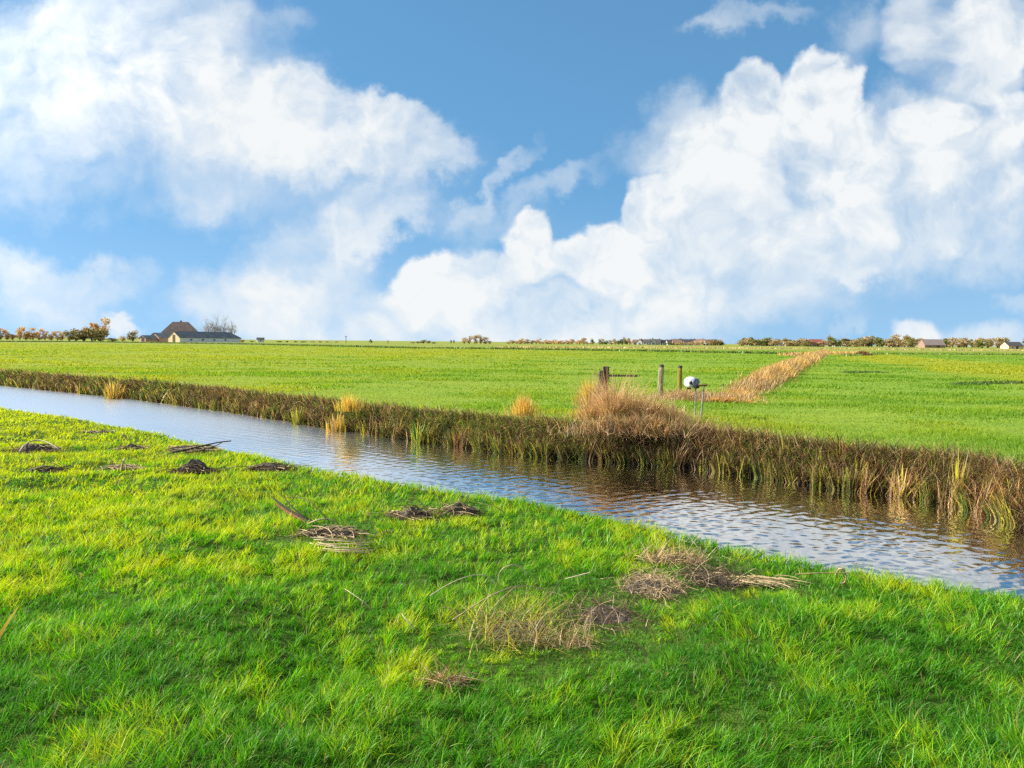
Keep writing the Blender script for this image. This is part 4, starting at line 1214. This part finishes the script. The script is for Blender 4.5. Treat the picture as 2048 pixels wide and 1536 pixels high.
def farmhouse():
    d = FD + 30
    p = at_ground(362, d)
    o = thing("pyramid_farmhouse", p, "old farmhouse with a huge brown pyramid roof rising behind the barns", "farmhouse", rz=R(20))
    w = 0.5 * 88 * d / F_PX
    we, rt, zt = 2.6, 4.4, hb(362, 644, d)
    v, f = box(-w + .6, w - .6, -w + .6, w - .6, 0, we)
    mesh_obj("wall", v, f, M_BRICK, o)
    n = 8
    V, F = [], []
    for i in range(n + 1):         # slightly bell-shaped thatch
        t = i / n
        k = w + (rt - w) * t
        z = we - 0.4 + (zt - we + 0.4) * (t ** 0.94)
        V += [(-k, -k, z), (k, -k, z), (k, k, z), (-k, k, z)]
    for i in range(n):
        for j in range(4):
            a0, a1 = i * 4 + j, i * 4 + (j + 1) % 4
            F.append([a0, a1, a1 + 4, a0 + 4])
    F += [[3, 2, 1, 0], [4 * n, 4 * n + 1, 4 * n + 2, 4 * n + 3]]
    ro = mesh_obj("roof", V, F, M_ROOF_BR, o)
    v, f = box(-0.6, 0.6, rt - 1.4, rt - 0.2, zt - 0.4, zt + 1.0)
    mesh_obj("chimney", v, f, M_BRICK, ro)
    mesh_obj("door", *box(-1, 1, -w + .54, -w + .62, 0, 2.3), M_DOOR, o)
    for x_ in (-8, -4, 4, 8):
        mesh_obj("window", *box(x_ - .7, x_ + .7, -w + .54, -w + .62, 0.9, 2.2), M_GLASS, o)
farmhouse()

# ------------------------------------------------------------------ trees
def tree_meshes(seed, h, w, weights, n, leaf, lobes=7, trunk_h=0.28, bare=False, squat=0.5):
    """returns (trunk verts/faces/cols, crown verts/faces/cols)"""
    r = np.random.default_rng(seed)
    L = []
    col = (0.50, 0.46, 0.43) if bare else (0.10, 0.08, 0.07)
    th = h * trunk_h
    L.append((np.array([(0, 0, -0.2), (r.normal() * .05 * h * .3, 0, th * 0.6), (r.normal() * .03 * h, r.normal() * .03 * h, th * 1.3), (0, 0, h * 0.75)]), np.array([.035, .028, .022, .006]) * h, col))
    C = []
    for i in range(lobes):
        a, q = r.uniform(0, 6.28), math.sqrt(r.random())
        z = h * (trunk_h + 0.12 + (0.82 - trunk_h) * r.random())
        k = w * 0.36 * (1.15 - abs(z / h - 0.5) * 1.1)
        c = np.array([math.cos(a) * q * k, math.sin(a) * q * k, z])
        C.append((c, w * r.uniform(0.16, 0.30)))
        m = c * 0.5 + np.array([0, 0, th * 0.5])
        L.append((np.array([(0, 0, th * r.uniform(.7, 1.2)), tuple(m), tuple(c)]), np.array([.016, .011, .004]) * h, col))
        if bare:
            for _ in range(9):
                e = c + r.normal(size=3) * w * 0.16 + np.array([0, 0, 0.10 * h])
                L.append((np.array([tuple(m * .4 + c * .6), tuple((c + e) / 2), tuple(e)]), np.array([.006, .004, .002]) * h, col))
                for _ in range(4):
                    e2 = e + r.normal(size=3) * w * 0.10 + np.array([0, 0, 0.05 * h])
                    L.append((np.array([tuple((c + e) / 2), tuple(e2)]), np.array([.003, .0015]) * h, col))
    T = tubes(L, 5)
    P = []
    for c, rad_ in C:
        k = int(n / lobes)
        d = r.normal(size=(k, 3))
        d /= np.linalg.norm(d, axis=1)[:, None]
        P.append(c + d * (rad_ * r.random(k) ** 0.4)[:, None] * np.array([1, 1, 0.75]))
    P = np.concatenate(P)
    P = P[P[:, 2] > 0.05 * h]
    k = len(P)
    lump = hash2(np.floor(P[:, 0] / (w * .14)), np.floor(P[:, 2] / (h * .1)), seed)
    cc = pick(r, k, weights) * (0.75 + 0.5 * lump)[:, None]
    a, b = r.normal(size=(k, 3)), r.normal(size=(k, 3))
    a /= np.linalg.norm(a, axis=1)[:, None]
    b -= a * (a * b).sum(1)[:, None]
    b /= np.linalg.norm(b, axis=1)[:, None]
    sz = leaf * r.uniform(0.5, 1.3, k)[:, None]
    V = np.stack([P - a * sz, P + b * sz * .6, P + a * sz, P - b * sz * .6], 1).reshape(-1, 3)
    F = np.arange(4 * k).reshape(-1, 4)
    return T, (V, F, np.repeat(np.minimum(cc, 0.8), 4, axis=0))
def tree_proto(name, *a, **k):
    bare = k.get('bare')
    T, C = tree_meshes(*a, **k)
    return name, (T, C, bare)
def tree(name, px, dist, proto, label, cat="tree", group=None, sx=1.0, sz=1.0, rz=0.0, py_base=None):
    p = at_ground(px, dist)
    o = thing(name, p, label, cat, group, rz)
    o.scale = (sx, sx, sz)
    tm, cm = proto
    for nm, me in (("trunk", tm), ("crown", cm)):
        if me is None:
            continue
        c = bpy.data.objects.new(nm, me)
        COL.objects.link(c)
        c.parent = o
    return o
def proto(*a, **k):
    T, C = tree_meshes(*a, **k)
    t = mesh_obj("trunk", T[0], T[1], M_BARK, cols=T[2])
    tm = t.data
    bpy.data.objects.remove(t)
    c = mesh_obj("crown", C[0], C[1], M_CROWN, cols=C[2])
    cm = c.data
    bpy.data.objects.remove(c)
    return tm, cm
AUT = {'orange': 2, 'rust': 2, 'tan': 7, 'straw': 2}
OLV = {'olive': 5, 'brown': 2.5, 'straw': 1.2, 'tan': 1.2}
GRN = {'olive': 4, 'green': 1.5, 'dark': 2, 'straw': 1}
PALET = {'tan': 5, 'straw': 3, 'brown': 2, 'olive': 1.5}
P_AUT = [proto(600 + i, 1.0, 0.95, AUT, 620, 0.06, trunk_h=0.06, lobes=11) for i in range(3)]
P_OLV = [proto(620 + i, 1.0, 1.2, OLV, 800, 0.06, trunk_h=0.02, lobes=13) for i in range(3)]
P_GRN = [proto(640 + i, 1.0, 1.0, GRN, 560, 0.06, trunk_h=0.05, lobes=10) for i in range(3)]
P_PAL = [proto(660 + i, 1.0, 1.0, PALET, 520, 0.055, trunk_h=0.05, lobes=10) for i in range(3)]
P_BARE = [proto(680 + i, 1.0, 0.75, {'tan': 1}, 40, 0.012, bare=True, lobes=8) for i in range(2)]
tr = np.random.default_rng(70)
def sized(name, px, dist, pyt, wpx, P, label, cat="tree", group=None, w0=1.0):
    h = max(1.0, height_at(px, pyt, dist))
    w = wpx * dist / F_PX
    return tree(name, px, dist, P[tr.integers(len(P))], label, cat, group, sx=w / w0, sz=h / 0.98, rz=float(tr.uniform(0, 6.28)))
# row at far left
GL = "autumn trees in the row at the far left"
for px, pyt, w in [(-20, 655, 30), (2, 657, 26), (14, 660, 20), (25, 668, 16)]:
    sized("autumn_tree", px, 520, pyt, w, P_AUT, "orange-brown tree in the clump cut by the left picture edge", group=GL)
for px, pyt, w in [(40, 657, 24), (52, 656, 26), (66, 657, 24), (78, 659, 22), (90, 663, 18), (103, 664, 20), (115, 663, 20), (124, 666, 16)]:
    sized("autumn_tree", px, 520, pyt, w, P_AUT, "orange-brown tree in the row between the left edge and the olive thicket", group=GL + " beside the thicket")
for px, pyt, w in [(138, 663, 30), (152, 660, 34), (168, 659, 36), (184, 657, 36), (200, 660, 34)]:
    sized("olive_bush", px, 440, pyt, w, P_OLV, "dense olive bush in the dark thicket left of the farm", "bush", "olive bushes of the dark thicket", w0=1.15)
sized("autumn_tree", 206, 450, 640, 36, P_AUT, "tallest orange tree, rising from the right end of the olive thicket")
sized("autumn_tree", 190, 455, 645, 26, P_AUT, "orange tree just left of the tallest one in the thicket")
sized("autumn_tree", 170, 455, 655, 22, P_PAL, "pale orange tree at the left of the two taller ones in the thicket")
sized("olive_bush", 225, 440, 676, 22, P_OLV, "low dark bush at the right foot of the thicket", "bush", w0=1.15)
sized("olive_bush", 266, 450, 663, 22, P_OLV, "round olive bush standing next to the open shed", "bush", w0=1.15)
sized("autumn_tree", 246, 470, 672, 18, P_PAL, "small pale orange tree between the thicket and the round olive bush")
for px, pyt, w, lb in [(418, 646, 26, "bare tree nearest the brown pyramid roof"), (432, 642, 26, "tallest bare tree behind the long barn"), (447, 644, 26, "bare tree right of the tallest one behind the barn"), (462, 650, 22, "bare tree above the right end of the long barn")]:
    sized("bare_tree", px, 520, pyt, w, P_BARE, lb, w0=0.75)
sized("olive_bush", 484, 470, 680, 12, P_OLV, "small dark bush at the right end of the long barn", "bush", w0=1.15)
# open horizon between farm and village
q = at_ground(521, 560)
gabled("small_shed", q, 4.6, 4, 1.9, 1.2, R(20), M_WWALL, M_TILE_D, "tiny white shed with a grey roof right of the farm", "shed", windows=[('f', 0, 0.9, 0.7, 0.7)])
GH = "low trees on the open horizon right of the farm"
for px, pyt, w in [(505, 684, 14), (560, 685, 18), (575, 682, 12), (590, 685, 14), (606, 685, 16)]:
    sized("distant_bush", px, 600, pyt, w, P_GRN, "low dark bush on the horizon between the tiny shed and the pole", "bush", GH)
for px, pyt, w in [(625, 683, 16), (640, 682, 16), (655, 684, 16), (672, 684, 16)]:
    sized("distant_bush", px, 640, pyt, w, P_PAL, "low tan bush on the horizon just left of the pole", "bush", GH + " near the pole")
sized("distant_bush", 742, 600, 679, 9, P_GRN, "single dark round bush between the two thin poles", "bush")
for px, pyt, w in [(826, 686, 12), (836, 683, 14), (847, 680, 14), (857, 682, 12), (868, 684, 12)]:
    sized("distant_bush", px, 620, pyt, w, P_OLV, "dark bush in the cluster left of the two small conifers", "bush", "dark bushes left of the conifers", w0=1.15)
for px, lb in [(902, "small dark conifer left of its twin near the tan grove"), (908, "small dark conifer nearest the tan grove")]:
    sized("conifer", px, 620, 679, 5, [proto(690, 1.0, 0.6, {'dark': 2, 'green': 1}, 200, 0.06, trunk_h=0.1)], lb, w0=0.6)
for px, pyt, w in [(928, 675, 16), (938, 671, 18), (950, 669, 18), (962, 669, 18), (972, 673, 16), (980, 682, 12)]:
    sized("autumn_tree", px, 600, pyt, w, P_PAL, "tan tree in the isolated grove at the middle of the horizon", group="tan grove at the middle of the horizon")
def pole(px, pyt, dist, label):
    p = at_ground(px, dist)
    h = height_at(px, pyt, dist)
    o = thing("utility_pole", p, label, "pole")
    v, f, c = tubes([(np.array([(0, 0, -0.3), (0, 0, h)]), np.array([0.22, 0.15]), (1, 1, 1))], 8)
    mesh_obj("mast", v, f, M_WOOD_D, o)
    v, f = box(-0.8, 0.8, -0.1, 0.1, h - 0.9, h - 0.65)
    mesh_obj("crossarm", v, f, M_WOOD_D, o)
pole(692, 671, 520, "thin dark pole on the horizon, the taller one")
pole(776, 680, 560, "thin dark pole on the horizon right of the single round bush")
# village
GA = "autumn trees left of the village"
for px in list(range(1020, 1180, 6)):
    sized("autumn_tree", px + tr.normal() * 2, 760 + tr.normal() * 20, 684 - abs(tr.normal()) * 4, tr.uniform(12, 20), [P_AUT, P_PAL][tr.integers(2)], "small orange-brown tree between the tan grove and the village roofs", group=GA)
for px in list(range(1190, 1270, 8)):
    sized("distant_tree", px + tr.normal() * 2, 780 + tr.normal() * 20, 681 - abs(tr.normal()) * 5, tr.uniform(12, 20), [P_GRN, P_PAL][tr.integers(2)], "olive-brown tree directly left of the village roofs", group="olive trees left of the village roofs")
VD = 900.0
def house(px, kind, group, label, L=11, dist=VD):
    p = at_ground(px, dist + tr.normal() * 12)
    wall, roof = {'white': (M_GREYW, M_TILE_D), 'cream': (M_CREAM, M_TILE_R), 'brick': (M_BRICK, M_TILE_D), 'red': (M_BRICK, M_TILE_R), 'pale': (M_GREYW, M_TILE_R)}[kind]
    L = L * tr.uniform(0.65, 1.0)
    return gabled("village_house", p, L, 6.5, 2.4 + tr.uniform(0, 1.2), 2.6 + tr.uniform(0, 1.2), R(tr.choice([0, 10, 60, 90, -20])), wall, roof, label, "house", group,
                  doors=[('f', 0, 1.2, 0, 2.1)], windows=[('f', -L * .3, 1.6, .9, 1.2), ('f', L * .3, 1.6, .9, 1.2), ('g', 0, 1.8, .9, 1.2)], chimney=(L * .25, 0.8))
HL = {'white': "white house with a dark roof", 'cream': "cream house with an orange roof", 'brick': "brick house with a dark roof", 'red': "red brick house with an orange roof", 'pale': "white house with an orange roof"}
for px in (1282, 1300, 1317, 1332):
    sized('distant_bush', px, 840, 689, 11, P_GRN, 'low bush in front of the left end of the village row', 'bush', 'bushes before the village')
for lo, hi, step, where in [(1272, 1350, 11, "at the left end of the village row"), (1352, 1440, 12, "in the middle of the village row"), (1505, 1600, 17, "left of the red building"), (1660, 1690, 12, "right of the red building"), (1775, 1830, 12, "left of the pink-grey barn")]:
    for px in range(lo, hi, step):
        k = ['white', 'brick', 'white', 'cream', 'white', 'white', 'pale', 'white', 'red'][tr.integers(9)]
        house(px + tr.normal() * 2.5, k, HL[k] + "s " + where, HL[k] + " " + where, 11)
for i, px in enumerate(range(1340, 2060, 7)):
    big_ = 0 if px < 1480 else (1 if px < 1700 else 2)
    if 1440 < px < 1475 or 1618 < px < 1645 or 1845 < px < 1880 or 2005 < px < 2048:
        continue
    P, nm = [(P_GRN, "olive"), (P_PAL, "tan"), (P_OLV, "dark olive"), (P_PAL, "tan")][tr.integers(4)]
    where = "among the village roofs" if px < 1480 else ("left of the red building" if px < 1625 else ("between the red building and the pink-grey barn" if px < 1850 else "right of the pink-grey barn"))
    d_ = (VD + (40 if i % 2 else -60) if px < 1480 else 800) + tr.normal() * 25
    top = [686, 682, 679][big_] - abs(tr.normal()) * [3, 4, 5][big_]
    sized("distant_tree", px + tr.normal() * 3, d_, top, tr.uniform(18, 32), P, nm + " horizon tree " + where, group=nm + " horizon trees " + where)
q = at_ground(1632, 780)
gabled("red_building", q, 13, 8, 3.4, 3.6, R(5), M_BRICK, plain_mat("red_sheet", (0.36, 0.10, 0.07), (0.46, 0.15, 0.11), 2, 0.8, 0.1), "red building at the far end of the orange reed band", "building",
       windows=[('f', -3, 1.6, 1, 1.2), ('f', 3, 1.6, 1, 1.2)], doors=[('f', 0, 1.4, 0, 2.2)])
q = at_ground(1863, 760)
gabled("wide_barn", q, 20, 12, 2.6, 5.2, R(4), M_BRICK, plain_mat("pinkish_roof", (0.26, 0.20, 0.18), (0.36, 0.28, 0.25), 1, 0.9, 0.1), "wide barn with a pink-grey roof between large trees", "barn", doors=[('f', 3, 3, 0, 2.4)], windows=[('f', -5, 2, .8, 1)])
q = at_ground(2024, 640)
gabled("cream_barn", q, 13, 9, 2.4, 3.0, R(8), M_CREAM, M_TILE_D, "cream barn with a dark roof nearest the right picture edge", "barn", doors=[('f', 1, 2.2, 0, 2.0)], windows=[('f', -3, 1.4, .8, .9)])
sized("conifer", 2018, 660, 683, 10, P_GRN, "dark tree rising behind the cream barn at the right edge")
